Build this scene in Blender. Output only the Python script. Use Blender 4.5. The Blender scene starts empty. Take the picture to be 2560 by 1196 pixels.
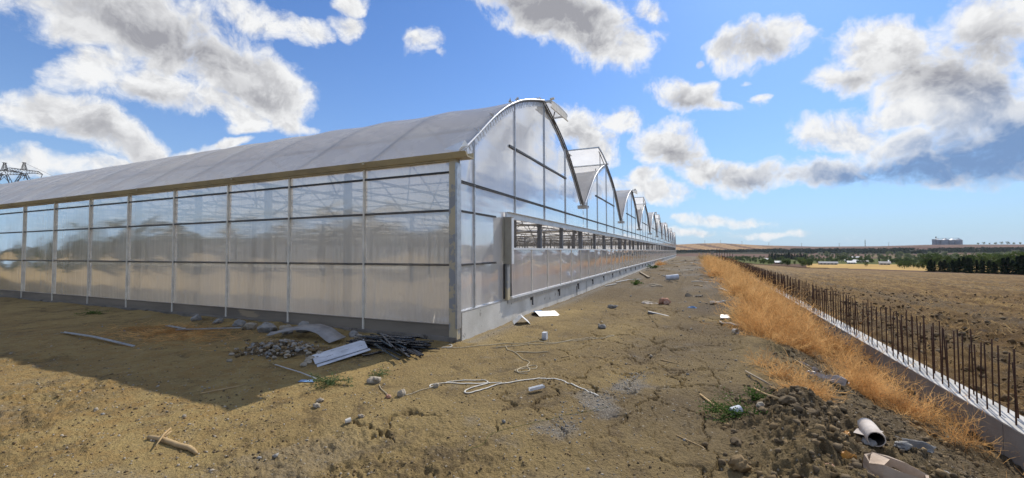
import bpy, math, random
import numpy as np
from mathutils import Matrix, Vector

# ------------------------------------------------------------------ camera
scene = bpy.context.scene
COL = scene.collection
cam_data = bpy.data.cameras.new('camera')
cam = bpy.data.objects.new('camera', cam_data)
COL.objects.link(cam)
cam_data.sensor_width = 36.0
cam_data.lens = 14.52
cam_data.clip_start = 0.05
cam_data.clip_end = 12000
CAM = np.array([3.8933, -6.4439, 1.6186])
R_ = [[0.917349, 0.398059, -0.00434], [0.015823, -0.025568, 0.999548], [0.397768, -0.917003, -0.029753]]
cam.matrix_world = Matrix(((R_[0][0], R_[1][0], R_[2][0], CAM[0]),
                           (R_[0][1], R_[1][1], R_[2][1], CAM[1]),
                           (R_[0][2], R_[1][2], R_[2][2], CAM[2]), (0, 0, 0, 1)))
scene.camera = cam

# ------------------------------------------------------------------ light
SUN_AZ, SUN_EL = 12.5, 43.5          # degrees clockwise from +Y, degrees up
SKY_STRENGTH, SUN_STRENGTH = 0.1, 3.4
scene.view_settings.view_transform = 'Standard'
scene.view_settings.look = 'None'
scene.view_settings.exposure = 0.38
scene.view_settings.gamma = 1.0
scene.cycles.use_denoising = True
scene.cycles.max_bounces = 8
scene.cycles.transparent_max_bounces = 16
scene.cycles.sample_clamp_indirect = 6.0
sd = bpy.data.lights.new('sun', 'SUN')
sd.energy = SUN_STRENGTH
sd.angle = math.radians(0.5)
sd.color = (1.0, 0.93, 0.82)
sun = bpy.data.objects.new('sun', sd)
COL.objects.link(sun)
_a, _e = math.radians(SUN_AZ), math.radians(SUN_EL)
SUN_DIR = Vector((math.sin(_a) * math.cos(_e), math.cos(_a) * math.cos(_e), math.sin(_e)))
sun.rotation_euler = SUN_DIR.to_track_quat('Z', 'Y').to_euler()
sun.location = (0, 0, 60)

# ------------------------------------------------------------------ node helper
class NT:
    def __init__(self, tree):
        self.t = tree
        self.n = tree.nodes
        self.l = tree.links
    def new(self, kind, **kw):
        nd = self.n.new(kind)
        for k, v in kw.items():
            setattr(nd, k, v)
        return nd
    def put(self, sock, v):
        if v is None:
            return
        if isinstance(v, bpy.types.NodeSocket):
            self.l.new(v, sock)
        else:
            sock.default_value = v
    def m(self, op, a, b=None, c=None, clamp=False):
        nd = self.new('ShaderNodeMath', operation=op, use_clamp=clamp)
        self.put(nd.inputs[0], a); self.put(nd.inputs[1], b); self.put(nd.inputs[2], c)
        return nd.outputs[0]
    def v(self, op, a, b=None, scale=None):
        nd = self.new('ShaderNodeVectorMath', operation=op)
        self.put(nd.inputs[0], a); self.put(nd.inputs[1], b)
        if scale is not None:
            self.put(nd.inputs['Scale'], scale)
        return nd.outputs['Value'] if op in ('DOT_PRODUCT', 'LENGTH', 'DISTANCE') else nd.outputs[0]
    def noise(self, vec, scale, detail=4.0, rough=0.55, dist=0.0, dim='3D'):
        nd = self.new('ShaderNodeTexNoise', noise_dimensions=dim)
        self.put(nd.inputs['Vector'], vec)
        nd.inputs['Scale'].default_value = scale
        nd.inputs['Detail'].default_value = detail
        nd.inputs['Roughness'].default_value = rough
        nd.inputs['Distortion'].default_value = dist
        return nd.outputs[0]
    def ss(self, x, lo, hi, o0=0.0, o1=1.0):
        nd = self.new('ShaderNodeMapRange', interpolation_type='SMOOTHSTEP')
        for i, v in enumerate((x, lo, hi, o0, o1)):
            self.put(nd.inputs[i], v)
        return nd.outputs[0]
    def mix(self, f, a, b, blend='MIX'):
        nd = self.new('ShaderNodeMix', data_type='RGBA', blend_type=blend)
        self.put(nd.inputs[0], f); self.put(nd.inputs[6], a); self.put(nd.inputs[7], b)
        return nd.outputs[2]

def c4(c):
    return (c[0], c[1], c[2], 1.0)

# ------------------------------------------------------------------ sky with clouds
# every row is one swell of cloud in (azimuth, elevation) degrees: two affine rows and a weight
CLOUD = [
    (0.01433, -0.2629, 6.893, -0.08529, -0.004649, -5.548, 1),
    (-0.04526, -0.2463, 2.358, -0.1011, 0.01857, -6.397, 1),
    (-0.09682, -0.2771, -0.04364, -0.1434, 0.05008, -8.817, 1),
    (0.2687, -0.4187, 25.93, -0.2194, -0.1408, -12.66, 1),
    (-0.02142, -0.4161, 5.531, -0.169, 0.008699, -11.05, 1),
    (-0.1223, -0.5545, 1.888, -0.1787, 0.03941, -11.07, 0.9),
    (-0.2537, -0.5535, -4.501, -0.2495, 0.1144, -15.17, 0.8),
    (-0.06171, -0.4988, 9.621, -0.1526, 0.01887, -8.938, 0.9),
    (0.2412, -0.6662, 28.92, -0.5303, -0.192, -18.89, 0.75),
    (0.1269, -0.7773, 28.57, -0.6186, -0.101, -24.76, 0.7),
    (-0.05289, -0.7719, 17.46, -0.3842, 0.02632, -19.88, 0.6),
    (0.1107, -0.4831, 14.19, -0.2449, -0.05615, -16.94, 1),
    (-0.1278, -0.3987, -3.913, -0.2299, 0.07366, -16.63, 1),
    (-0.231, -0.4656, -10.2, -0.2416, 0.1199, -17.11, 0.95),
    (0.1258, -0.6659, 14.66, -0.2752, -0.05196, -19.66, 0.9),
    (0.03444, -0.7562, 8.71, -0.1878, -0.008553, -12.75, 0.85),
    (0.2989, -1.296, 32.15, -0.2768, -0.06383, -16.38, 0.75),
    (0.3018, -1.867, 43.59, -0.5477, -0.08854, -29.51, 0.5),
    (0.09036, -1.768, 30.66, -0.374, -0.01911, -18.52, 0.6),
    (0.5068, -1.598, 49.06, -0.41, -0.1301, -22.39, 0.6),
    (0.01848, -0.5491, 15.57, -0.4351, -0.01464, -15.18, 0.72),
    (-1.251, -1.48, -3.977, -0.665, 0.562, -37.15, 0.5),
    (-0.0741, -0.2835, 7.249, -0.06566, 0.01716, -1.655, 1),
    (-0.1068, -0.2699, 6.021, -0.1328, 0.05255, -2.896, 1),
    (-0.0813, -0.3823, 9.159, -0.2658, 0.05654, -3.431, 0.9),
    (-0.3401, -0.7564, 20.66, -0.3058, 0.1375, -5.163, 0.8),
    (-0.07949, -0.5891, 16.7, -0.1184, 0.01597, -3.194, 1),
    (-0.06572, -0.3756, 9.163, -0.1788, 0.03128, 0.6032, 1),
    (-0.2579, -0.5772, 16.53, -0.372, 0.1662, -0.1283, 0.9),
    (-0.2092, -0.774, 19.07, -0.4228, 0.1143, -1.148, 0.8),
    (-0.104, -0.4866, 9.29, -0.2034, 0.04346, -0.883, 1),
    (-0.42, -1.189, 22.54, -0.3749, 0.1324, -0.8252, 0.7),
    (-0.3413, -1.411, 27.21, -0.7333, 0.1773, 2.99, 0.7),
    (-0.7286, -2.806, 64.86, -1.701, 0.4416, -8.089, 0.5),
    (-0.7877, -2.511, 55.16, -1.584, 0.4971, 1.033, 0.5),
    (-0.03996, -0.3141, 7.007, -0.1742, 0.02217, 2.936, 1),
    (-0.1045, -0.2104, 5.886, -0.1293, 0.06417, 2.17, 1),
    (-0.06634, -0.307, 7.871, -0.2655, 0.05738, 5.816, 1),
    (-0.1575, -0.5407, 11.92, -0.2313, 0.06736, 2.516, 0.95),
    (-0.2582, -0.6048, 14.26, -0.1679, 0.07167, 3.064, 0.95),
    (-0.1234, -0.3345, 7.953, -0.1722, 0.06354, 2.826, 1),
    (-0.1154, -0.3826, 6.46, -0.1628, 0.0491, 1.961, 1),
    (-0.1707, -0.4971, 8.573, -0.2201, 0.07558, 3.581, 1),
    (-0.04176, -0.4157, 4.331, -0.08029, 0.008067, 1.614, 1),
    (-0.03239, -0.286, 3.511, -0.1677, 0.01899, 4.329, 1),
    (-0.03708, -0.5725, 5.428, -0.2164, 0.01402, 2.833, 1),
    (-0.1106, -0.3138, 3.951, -0.1815, 0.06398, -1.249, 1),
    (-0.07587, -0.5058, 3.693, -0.1805, 0.02707, -0.9769, 1),
    (-0.1687, -0.4323, 4.539, -0.1593, 0.06217, -0.3346, 1),
    (-0.05921, -0.774, 7.286, -0.3962, 0.03031, -2.327, 0.8),
    (-0.1369, -0.3229, 3.321, -0.1685, 0.07142, -3.517, 0.95),
    (-0.1431, -0.5453, 8.102, -0.2849, 0.07476, -3.817, 0.85),
    (-0.1822, -0.4497, 3.965, -0.2135, 0.08652, -3.843, 0.9),
    (-0.05229, -0.5054, 4.72, -0.1848, 0.01911, 1.152, 1),
    (-0.3205, -0.6378, 9.708, -0.2983, 0.1499, -2.875, 0.7),
    (-0.1364, -0.3967, 8.129, -0.2244, 0.07715, 4.873, 1),
    (-0.009149, -0.8512, 11.53, -0.38, 0.004085, 7.549, 0.8),
    (-0.1631, -1.68, 7.045, -0.1319, 0.01281, 0.3571, 0.42),
    (-0.07191, -2.695, 5.792, -0.1611, 0.004298, 1.558, 0.36),
    (-0.1236, -1.964, 5.181, -0.2376, 0.01495, -0.02545, 0.4),
    (-0.1055, -0.6233, 6.729, -0.2526, 0.04277, -6.396, 0.5),
    (0.08333, 0, -3.75, 0, 0.1429, -3.143, 0.9),
    (0.0625, 0, -3.875, 0, 0.125, -3.75, 1),
    (0.05556, 0, -4.444, 0, 0.1667, -3, 0.9),
    (0.04545, 0, -4.545, 0, 0.08333, -2.917, 1),  # from here down: unseen clouds behind and overhead, added for neutral fill light
    (0.0625, 0, -7.812, 0, 0.1429, -2.857, 0.9),
    (0.04545, 0, -6.818, 0, 0.07692, -3.077, 1),
    (0.07143, 0, -12.14, 0, 0.125, -2.75, 0.9),
    (0.03333, 0, 5.667, 0, 0.07692, -4.231, 1),
    (0.0625, 0, 10, 0, 0.125, -3, 1),
    (0.05, 0, 6.75, 0, 0.09091, -3.818, 1),
    (0.0625, 0, 7.5, 0, 0.1429, -2.571, 0.9),
    (0.05, 0, 5, 0, 0.08333, -3.167, 1),
    (0.1, 0, 8.5, 0, 0.1667, -4, 0.8),
    (0.025, 0, 0, 0, 0.1, -6.6, 0.9),
    (0.025, 0, -2.25, 0, 0.08333, -5.167, 1),
    (0.03333, 0, 2, 0, 0.08333, -5.167, 1),
    (0.0625, 0, -2.812, 0, 0.125, -6, 0.8),
]
SHADE = [
    (-0.04602, -0.4044, 5.973, -0.1243, 0.01415, -8.122, 0.85),
    (0.01919, -0.6853, 17.29, -0.1351, -0.003784, -8.838, 0.6),
    (-0.1715, -0.5665, 0.8126, -0.1511, 0.04576, -9.446, 0.6),
    (-0.02262, -0.7411, 9.835, -0.2537, 0.007745, -16.76, 0.5),
    (-0.1301, -0.7564, -0.1649, -0.3319, 0.0571, -23.59, 0.5),
    (-0.3308, -0.9837, -12.02, -0.3154, 0.1061, -21.93, 0.4),
    (0.01233, -1.091, 14.94, -0.6034, -0.006822, -41.3, 0.4),
    (-0.1106, -0.4356, 11.21, -0.09261, 0.02351, -2.412, 1),
    (-0.1908, -0.5282, 11.77, -0.2473, 0.08931, -5.411, 0.7),
    (-0.117, -0.667, 16.11, -0.2784, 0.04882, 1.033, 0.75),
    (-0.1888, -0.8833, 16.13, -0.2818, 0.06023, -1.208, 0.75),
    (-0.06856, -0.486, 9.618, -0.2912, 0.04108, 5.488, 0.7),
    (-0.2659, -0.4488, 13.18, -0.1588, 0.09405, 2.391, 0.9),
    (-0.2994, -0.9569, 21.13, -0.4684, 0.1465, 5.345, 0.5),
    (-0.2668, -0.5837, 17.34, -0.2762, 0.1263, 4.995, 0.7),
    (-0.02167, -0.4027, 3.37, -0.07827, 0.004212, 1.473, 1),
    (-0.01797, -0.2587, 2.553, -0.1458, 0.01012, 3.811, 1.05),
    (-0.0319, -0.7566, 6.13, -0.1995, 0.008409, 2.579, 0.9),
    (-0.1692, -0.6585, 7.845, -0.3097, 0.07958, -1.494, 0.8),
    (-0.3212, -1.115, 11.07, -0.3543, 0.1021, 0.2879, 0.5),
    (-0.2537, -0.647, 6.299, -0.2836, 0.1112, -5.658, 0.5),
    (-0.0958, -1.063, 8.987, -0.2698, 0.02433, 1.86, 0.8),
    (-0.1333, -1.134, 13.04, -0.5395, 0.06342, 0.1695, 0.5),
]

def build_world():
    w = bpy.data.worlds.new('World')
    scene.world = w
    w.use_nodes = True
    N = NT(w.node_tree)
    N.n.clear()
    g = bpy.data.node_groups.new('cloud field', 'ShaderNodeTree')
    for nm, st, io in (('Dir', 'NodeSocketVector', 'INPUT'), ('Field', 'NodeSocketFloat', 'OUTPUT'), ('Dark', 'NodeSocketFloat', 'OUTPUT')):
        g.interface.new_socket(nm, in_out=io, socket_type=st)
    G = NT(g)
    gi = G.new('NodeGroupInput'); go = G.new('NodeGroupOutput')
    sep = G.new('ShaderNodeSeparateXYZ'); G.put(sep.inputs[0], gi.outputs[0])
    az = G.m('MULTIPLY', G.m('ARCTAN2', sep.outputs[0], sep.outputs[1]), 57.29578)
    el = G.m('MULTIPLY', G.m('ARCSINE', sep.outputs[2]), 57.29578)
    cb = G.new('ShaderNodeCombineXYZ'); G.put(cb.inputs[0], az); G.put(cb.inputs[1], el); cb.inputs[2].default_value = 1.0
    p = cb.outputs[0]
    def field(rows):
        acc = None
        for r in rows:
            a = G.v('DOT_PRODUCT', p, r[0:3]); b = G.v('DOT_PRODUCT', p, r[3:6])
            d = G.m('MULTIPLY_ADD', b, b, G.m('MULTIPLY', a, a))
            k = G.m('MULTIPLY', G.m('SUBTRACT', 1.0, d, clamp=False), r[6])
            k = G.m('MAXIMUM', k, -1.0)
            acc = k if acc is None else G.m('SMOOTH_MAX', acc, k, 0.25)
        return acc
    G.put(go.inputs[0], field(CLOUD))
    dk = None
    for r in SHADE:
        a = G.v('DOT_PRODUCT', p, r[0:3]); b = G.v('DOT_PRODUCT', p, r[3:6])
        d = G.m('MULTIPLY_ADD', b, b, G.m('MULTIPLY', a, a))
        e = G.m('MULTIPLY', G.m('POWER', 2.718, G.m('MULTIPLY', d, -0.8)), r[6])
        dk = e if dk is None else G.m('MAXIMUM', dk, e)
    G.put(go.inputs[1], dk)

    tc = N.new('ShaderNodeTexCoord')
    d0 = tc.outputs['Generated']
    warp = N.new('ShaderNodeTexNoise'); N.put(warp.inputs['Vector'], d0)
    warp.inputs['Scale'].default_value = 9.0; warp.inputs['Detail'].default_value = 5.0
    wv = N.v('SCALE', N.v('SUBTRACT', warp.outputs[1], (0.5, 0.5, 0.5)), scale=0.07)
    d1 = N.v('NORMALIZE', N.v('ADD', d0, wv))
    def relief(dirv, fine):
        vo = N.new('ShaderNodeTexVoronoi', feature='F1', normalize=True)
        N.put(vo.inputs['Vector'], dirv); vo.inputs['Scale'].default_value = 22.0
        vo.inputs['Detail'].default_value = 3.0 if fine else 2.0; vo.inputs['Roughness'].default_value = 0.60; vo.inputs['Lacunarity'].default_value = 2.4
        n3 = N.noise(dirv, 15.0, 9.0 if fine else 6.0, 0.66)
        return N.m('MULTIPLY_ADD', N.m('SUBTRACT', 0.34, vo.outputs['Distance']), 2.2, N.m('MULTIPLY', N.m('SUBTRACT', n3, 0.5), 2.9))
    gn = N.new('ShaderNodeGroup'); gn.node_tree = g
    N.put(gn.inputs[0], d1)
    n1 = N.noise(d1, 6.0, 4.0, 0.55)
    r1 = relief(d1, True)
    dark = gn.outputs[1]
    D = N.m('ADD', N.m('MULTIPLY_ADD', N.m('SUBTRACT', n1, 0.51), 2.2, N.m('MULTIPLY', gn.outputs[0], 1.25)), r1)
    to_sun = (SUN_DIR.x * 0.010, SUN_DIR.y * 0.010, SUN_DIR.z * 0.010 + 0.012)
    r2 = relief(N.v('ADD', d1, to_sun), False)
    alpha = N.m('POWER', N.ss(D, -0.15, 1.10), 0.85)
    lit = N.ss(N.m('SUBTRACT', r1, r2), -0.75, 0.75)
    thick = N.ss(D, 0.35, 1.7)
    sepz = N.new('ShaderNodeSeparateXYZ'); N.put(sepz.inputs[0], d0)
    azr = N.m('ARCTAN2', sepz.outputs[0], sepz.outputs[1])
    blue_side = N.m('MULTIPLY', N.ss(azr, 0.0, 0.35), N.ss(sepz.outputs[2], 0.30, 0.16))
    # thin and sun-facing parts are bright, thick ones grey
    dk = N.m('MULTIPLY', dark, N.m('MAXIMUM', N.ss(D, 0.25, 1.3), N.m('MULTIPLY', blue_side, N.ss(dark, 0.35, 0.95))))
    dk = N.m('ADD', N.m('MULTIPLY', dk, 1.0), N.m('MULTIPLY', thick, 0.16))
    dk = N.m('ADD', dk, N.m('MULTIPLY', N.m('SUBTRACT', 0.5, lit), 0.60), clamp=True)
    grey = N.mix(blue_side, c4((0.275, 0.278, 0.305)), c4((0.15, 0.25, 0.44)))
    col = N.mix(dk, c4((0.71, 0.715, 0.72)), grey)
    # sky
    sky = N.new('ShaderNodeTexSky', sky_type='NISHITA', sun_disc=False)
    sky.sun_elevation = math.radians(SUN_EL)
    sky.sun_rotation = math.radians(SUN_AZ)
    sky.altitude = 100.0
    sky.air_density = 1.0; sky.dust_density = 0.4; sky.ozone_density = 2.2
    bg = N.new('ShaderNodeBackground'); 
    hz = N.m('POWER', 2.718, N.m('MULTIPLY', N.m('MAXIMUM', sepz.outputs[2], 0.0), -5.0))
    skc = N.mix(1.0, sky.outputs[0], c4((0.50, 0.77, 1.14)), 'MULTIPLY')
    skc = N.mix(N.m('MULTIPLY', hz, 0.90), skc, c4((3.5, 4.7, 5.9)))
    N.put(bg.inputs[0], skc); bg.inputs[1].default_value = SKY_STRENGTH
    bc = N.new('ShaderNodeBackground'); N.put(bc.inputs[0], col); bc.inputs[1].default_value = 1.0
    ms = N.new('ShaderNodeMixShader'); N.put(ms.inputs[0], N.m('MULTIPLY', alpha, N.ss(sepz.outputs[2], -0.02, 0.02)))
    N.l.new(bg.outputs[0], ms.inputs[1]); N.l.new(bc.outputs[0], ms.inputs[2])
    out = N.new('ShaderNodeOutputWorld'); N.l.new(ms.outputs[0], out.inputs[0])
    w.cycles.sampling_method = 'MANUAL'; w.cycles.sample_map_resolution = 512

build_world()

# ------------------------------------------------------------------ mesh helpers
rng = random.Random(7)
nrg = np.random.default_rng(11)

class MB:
    """collects vertices and faces (with a material slot each) for one mesh"""
    def __init__(self):
        self.v = []; self.f = []; self.s = []
    def add(self, vs, fs, slot=0):
        o = len(self.v)
        self.v += [tuple(p) for p in vs]
        self.f += [tuple(i + o for i in f) for f in fs]
        self.s += [slot] * len(fs)
    def box(self, a, b, slot=0, bev=0.0):
        (x0, y0, z0), (x1, y1, z1) = a, b
        vs = [(x0, y0, z0), (x1, y0, z0), (x1, y1, z0), (x0, y1, z0), (x0, y0, z1), (x1, y0, z1), (x1, y1, z1), (x0, y1, z1)]
        self.add(vs, [(3, 2, 1, 0), (4, 5, 6, 7), (0, 1, 5, 4), (1, 2, 6, 5), (2, 3, 7, 6), (3, 0, 4, 7)], slot)
    def bar(self, p, q, w, h=None, up=(0, 0, 1), slot=0):
        """rectangular bar from p to q, w wide and h high"""
        h = w if h is None else h
        p, q = Vector(p), Vector(q)
        d = (q - p).normalized()
        s = d.cross(Vector(up))
        if s.length < 1e-4:
            s = d.cross(Vector((0, 1, 0)))
        s.normalize(); u = s.cross(d)
        vs = []
        for c in (p, q):
            for a, b in ((-1, -1), (1, -1), (1, 1), (-1, 1)):
                vs.append(c + s * (a * w / 2) + u * (b * h / 2))
        self.add(vs, [(3, 2, 1, 0), (4, 5, 6, 7), (0, 1, 5, 4), (1, 2, 6, 5), (2, 3, 7, 6), (3, 0, 4, 7)], slot)
    def tube(self, pts, r, n=6, slot=0, cap=True, flat=1.0):
        """round tube along pts; r is one radius or one per point"""
        pts = [Vector(p) for p in pts]
        rs = r if isinstance(r, (list, tuple)) else [r] * len(pts)
        vs = []; fs = []
        for i, p in enumerate(pts):
            d = (pts[min(i + 1, len(pts) - 1)] - pts[max(i - 1, 0)]).normalized()
            s = d.cross(Vector((0, 0, 1)))
            if s.length < 1e-3:
                s = Vector((1, 0, 0))
            s.normalize(); u = s.cross(d)
            for k in range(n):
                a = 2 * math.pi * k / n
                vs.append(p + s * (math.cos(a) * rs[i]) + u * (math.sin(a) * rs[i] * flat))
        for i in range(len(pts) - 1):
            for k in range(n):
                fs.append((i * n + k, i * n + (k + 1) % n, (i + 1) * n + (k + 1) % n, (i + 1) * n + k))
        if cap:
            fs.append(tuple(range(n - 1, -1, -1)))
            fs.append(tuple((len(pts) - 1) * n + k for k in range(n)))
        self.add(vs, fs, slot)
    def sweep(self, prof, a, b, slot=0, closed=True):
        """extrude a profile of (offset1, offset2) along a->b; offsets given by function"""
        n = len(prof)
        vs = [a(p) for p in prof] + [b(p) for p in prof]
        fs = [(k, (k + 1) % n, n + (k + 1) % n, n + k) for k in range(n if closed else n - 1)]
        self.add(vs, fs, slot)
    def build(self, name, mats, parent=None, loc=(0, 0, 0), smooth=False, rotz=0.0):
        me = bpy.data.meshes.new(name)
        L = Vector(loc)
        me.from_pydata([(p[0] - L[0], p[1] - L[1], p[2] - L[2]) for p in self.v], [], self.f)
        for m in (mats if isinstance(mats, (list, tuple)) else [mats]):
            me.materials.append(m)
        if any(self.s):
            me.polygons.foreach_set('material_index', self.s)
        if smooth:
            me.polygons.foreach_set('use_smooth', [True] * len(me.polygons))
        me.update()
        ob = bpy.data.objects.new(name, me)
        COL.objects.link(ob)
        ob.location = L
        if parent is not None:
            ob.parent = parent
        return ob

def np_mesh(name, verts, faces, mats, smooth=True, parent=None, loc=None, attrs=None):
    """mesh from numpy arrays; faces is an (n,3) or (n,4) array"""
    verts = np.asarray(verts, np.float32)
    if loc is not None:
        verts = verts - np.asarray(loc, np.float32)
    faces = np.asarray(faces, np.int32)
    me = bpy.data.meshes.new(name)
    n, k = faces.shape
    me.vertices.add(len(verts)); me.vertices.foreach_set('co', verts.ravel())
    me.loops.add(n * k); me.loops.foreach_set('vertex_index', faces.ravel())
    me.polygons.add(n)
    me.polygons.foreach_set('loop_start', np.arange(0, n * k, k, dtype=np.int32))
    me.polygons.foreach_set('loop_total', np.full(n, k, np.int32))
    if smooth:
        me.polygons.foreach_set('use_smooth', np.ones(n, bool))
    for m in (mats if isinstance(mats, (list, tuple)) else [mats]):
        me.materials.append(m)
    for nm, arr in (attrs or {}).items():
        at = me.attributes.new(nm, 'FLOAT_COLOR', 'POINT')
        at.data.foreach_set('color', np.asarray(arr, np.float32).ravel())
    me.update(calc_edges=True)
    ob = bpy.data.objects.new(name, me)
    COL.objects.link(ob)
    if loc is not None:
        ob.location = loc
    if parent is not None:
        ob.parent = parent
    return ob

def empty(name, loc=(0, 0, 0), rotz=0.0):
    o = bpy.data.objects.new(name, None)
    COL.objects.link(o)
    o.location = loc
    o.rotation_euler = (0, 0, rotz)
    o.empty_display_size = 0.2
    return o

def tag(o, label=None, cat=None, group=None, kind=None):
    if label: o['label'] = label
    if cat: o['category'] = cat
    if group: o['group'] = group
    if kind: o['kind'] = kind
    return o

def copy_tree(o, loc, rotz=0.0, scale=1.0):
    r = o.copy(); COL.objects.link(r)
    r.location = loc; r.rotation_euler = (0, 0, rotz); r.scale = (scale, scale, scale) if not isinstance(scale, tuple) else scale
    for ch in o.children:
        c = ch.copy(); COL.objects.link(c); c.parent = r
        for g in ch.children:
            d = g.copy(); COL.objects.link(d); d.parent = c
    return r

# ------------------------------------------------------------------ numpy noise
def _hash(ix, iy, seed):
    h = (ix.astype(np.int64) * 374761393 + iy.astype(np.int64) * 668265263 + seed * 974634777) & 0xFFFFFFFF
    h = ((h ^ (h >> 13)) * 1274126177) & 0xFFFFFFFF
    h = (h ^ (h >> 16)) & 0xFFFFFFFF
    return h.astype(np.float64) / 4294967295.0

def vnoise(x, y, seed=0):
    xi = np.floor(x); yi = np.floor(y)
    fx = x - xi; fy = y - yi
    u = fx * fx * fx * (fx * (fx * 6 - 15) + 10); v = fy * fy * fy * (fy * (fy * 6 - 15) + 10)
    xi = xi.astype(np.int64); yi = yi.astype(np.int64)
    a = _hash(xi, yi, seed); b = _hash(xi + 1, yi, seed); c = _hash(xi, yi + 1, seed); d = _hash(xi + 1, yi + 1, seed)
    return (a * (1 - u) + b * u) * (1 - v) + (c * (1 - u) + d * u) * v - 0.5

def fbm(x, y, octv, seed=0, gain=0.5):
    s = 0.0; a = 1.0
    for i in range(octv):
        ca, sa = math.cos(0.6 + i), math.sin(0.6 + i)
        s = s + a * vnoise((x * ca - y * sa) * 2 ** i + 17.3 * i, (x * sa + y * ca) * 2 ** i + 5.1 * i, seed + i)
        a *= gain
    return s

def worley(x, y, seed=0):
    """distance to the nearest cell border (cracks) and a random number per cell"""
    xi = np.floor(x).astype(np.int64); yi = np.floor(y).astype(np.int64)
    f1 = np.full(x.shape, 9.0); f2 = np.full(x.shape, 9.0); cid = np.zeros(x.shape)
    for dx in (-1, 0, 1):
        for dy in (-1, 0, 1):
            cx = xi + dx; cy = yi + dy
            px = cx + _hash(cx, cy, seed); py = cy + _hash(cx, cy, seed + 71)
            d = np.hypot(px - x, py - y)
            near = d < f1
            f2 = np.where(near, f1, np.minimum(f2, d))
            cid = np.where(near, _hash(cx, cy, seed + 5), cid)
            f1 = np.where(near, d, f1)
    return f2 - f1, f1, cid

def sstep(x, a, b):
    t = np.clip((x - a) / (b - a), 0, 1)
    return t * t * (3 - 2 * t)

# ------------------------------------------------------------------ terrain
WALL_X0, WALL_K = 7.19, 0.027       # the concrete footing wall: centre line x = WALL_X0 + WALL_K * y
AZ_T = np.array([-180, -60, -8, 0, 4, 7.5, 11.4, 16, 20, 27.6, 40, 70, 180.0])
EDGE_T = np.array([150, 150, 520, 480, 400, 260, 165, 150, 140, 128, 118, 115, 150.0])
RIDGE_AZ = np.array([-180, -40, -12, -1.8, 1.5, 3.3, 7.5, 12.9, 18.2, 22, 24.4, 27.6, 34, 60, 180.0])
RIDGE_EL = np.array([0.3, 0.3, 0.6, 0.80, 0.93, 0.94, 0.62, 0.39, 0.37, 0.48, 0.46, 0.42, 0.45, 0.4, 0.3])

def polar(x, y):
    dx = x - CAM[0]; dy = y - CAM[1]
    return np.hypot(dx, dy), np.degrees(np.arctan2(dx, dy))

def far_height(d, az):
    e = np.interp(az, AZ_T, EDGE_T)
    near = -0.72 - 0.0215 * np.minimum(d, e)
    r = 1.62 + 1750 * np.tan(np.radians(np.interp(az, RIDGE_AZ, RIDGE_EL)))
    z_e = -0.72 - 0.0215 * e
    kd = [np.zeros_like(d) + e, np.maximum(e * 1.25, 320), np.maximum(e * 1.4, 480), np.maximum(e * 1.5, 640), np.full_like(d, 850), np.full_like(d, 1050),
          np.full_like(d, 1260), np.full_like(d, 1500), np.full_like(d, 1750), np.full_like(d, 2200), np.full_like(d, 5000)]
    kz = [z_e, z_e * 0.3 - 5.4, z_e * 0.1 - 8.4, np.full_like(d, -9.2), np.full_like(d, -7.6), np.full_like(d, -3.4),
          1.2 + 0.02 * r, 3.0 + 0.3 * r, r, r - 6.0, r - 60]
    z = near.copy()
    for i in range(len(kd) - 1):
        t = np.clip((d - kd[i]) / np.maximum(kd[i + 1] - kd[i], 1), 0, 1)
        z = np.where(d >= kd[i], kz[i] * (1 - t) + kz[i + 1] * t, z)
    z = z + sstep(d, 400, 1200) * (fbm(d * 0.004, az * 0.25, 3, 40) * 1.2) * (1 - sstep(d, 1500, 1740) * 0.6)
    return z

def wall_u(x, y):
    return x - (WALL_X0 + WALL_K * y)       # metres to the right of the wall's centre line

def macro(x, y):
    """large shape of the land"""
    d, az = polar(x, y)
    u = wall_u(x, y)
    yard = 0.03 * fbm(x * 0.35, y * 0.35, 2, 3)
    yard = yard - 0.0016 * np.maximum(y - 60, 0)
    # a rise of ground beyond the yard's left end and a low dark slope behind the camera
    lip = -2.25 + 0.22 * fbm(y * 0.33, x * 0.1, 2, 21)          # where the bank begins, measured from the wall
    bank = -0.66 * sstep(u, lip, -0.35) + 0.13 * np.exp(-((u - lip + 0.25) / 0.3) ** 2) * (0.45 + 1.4 * np.clip(fbm(y * 0.5, 0 * y, 2, 9) + 0.1, 0, 1))
    field = far_height(d, az) + 0.10 * sstep(u, 12, 0)
    side = np.maximum(sstep(u, -0.2, 0.2), sstep(y, 122, 200) * sstep(d, 120, 180))
    z = (yard + bank) * (1 - side) + field * side
    # spoil heap at the lower right corner
    for hx, hy, hr, hh in ((4.75, -1.75, 0.40, 0.11), (4.55, -2.5, 0.5, 0.05), (5.3, -2.75, 0.7, 0.06), (4.3, -3.1, 0.5, 0.03), (5.6, -1.9, 0.5, 0.10), (5.05, 1.6, 0.5, 0.12), (5.3, 5.0, 0.8, 0.16)):
        z = z + hh * np.exp(-((x - hx) ** 2 + (y - hy) ** 2) / hr ** 2)
    # soil banked against the building's foot
    z = z + 0.05 * np.exp(-np.abs(y + 0.1) / 0.35) * (x < 0.3) * (1 + 1.5 * fbm(x * 0.9, y * 0.9, 2, 33)) * sstep(-x, -0.2, 2.0)
    return z

def crack_mask(x, y):
    m = 0.0
    for hx, hy, rx, ry in ((3.6, -1.6, 1.5, 1.7), (2.6, 0.5, 1.0, 1.8), (2.3, -2.4, 0.8, 0.7), (2.6, 5.0, 1.0, 3.0), (1.35, -3.25, 0.55, 0.35), (3.9, 2.5, 0.9, 2.5)):
        m = np.maximum(m, np.exp(-(((x - hx) / rx) ** 2 + ((y - hy) / ry) ** 2) ** 2))
    return m

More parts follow.
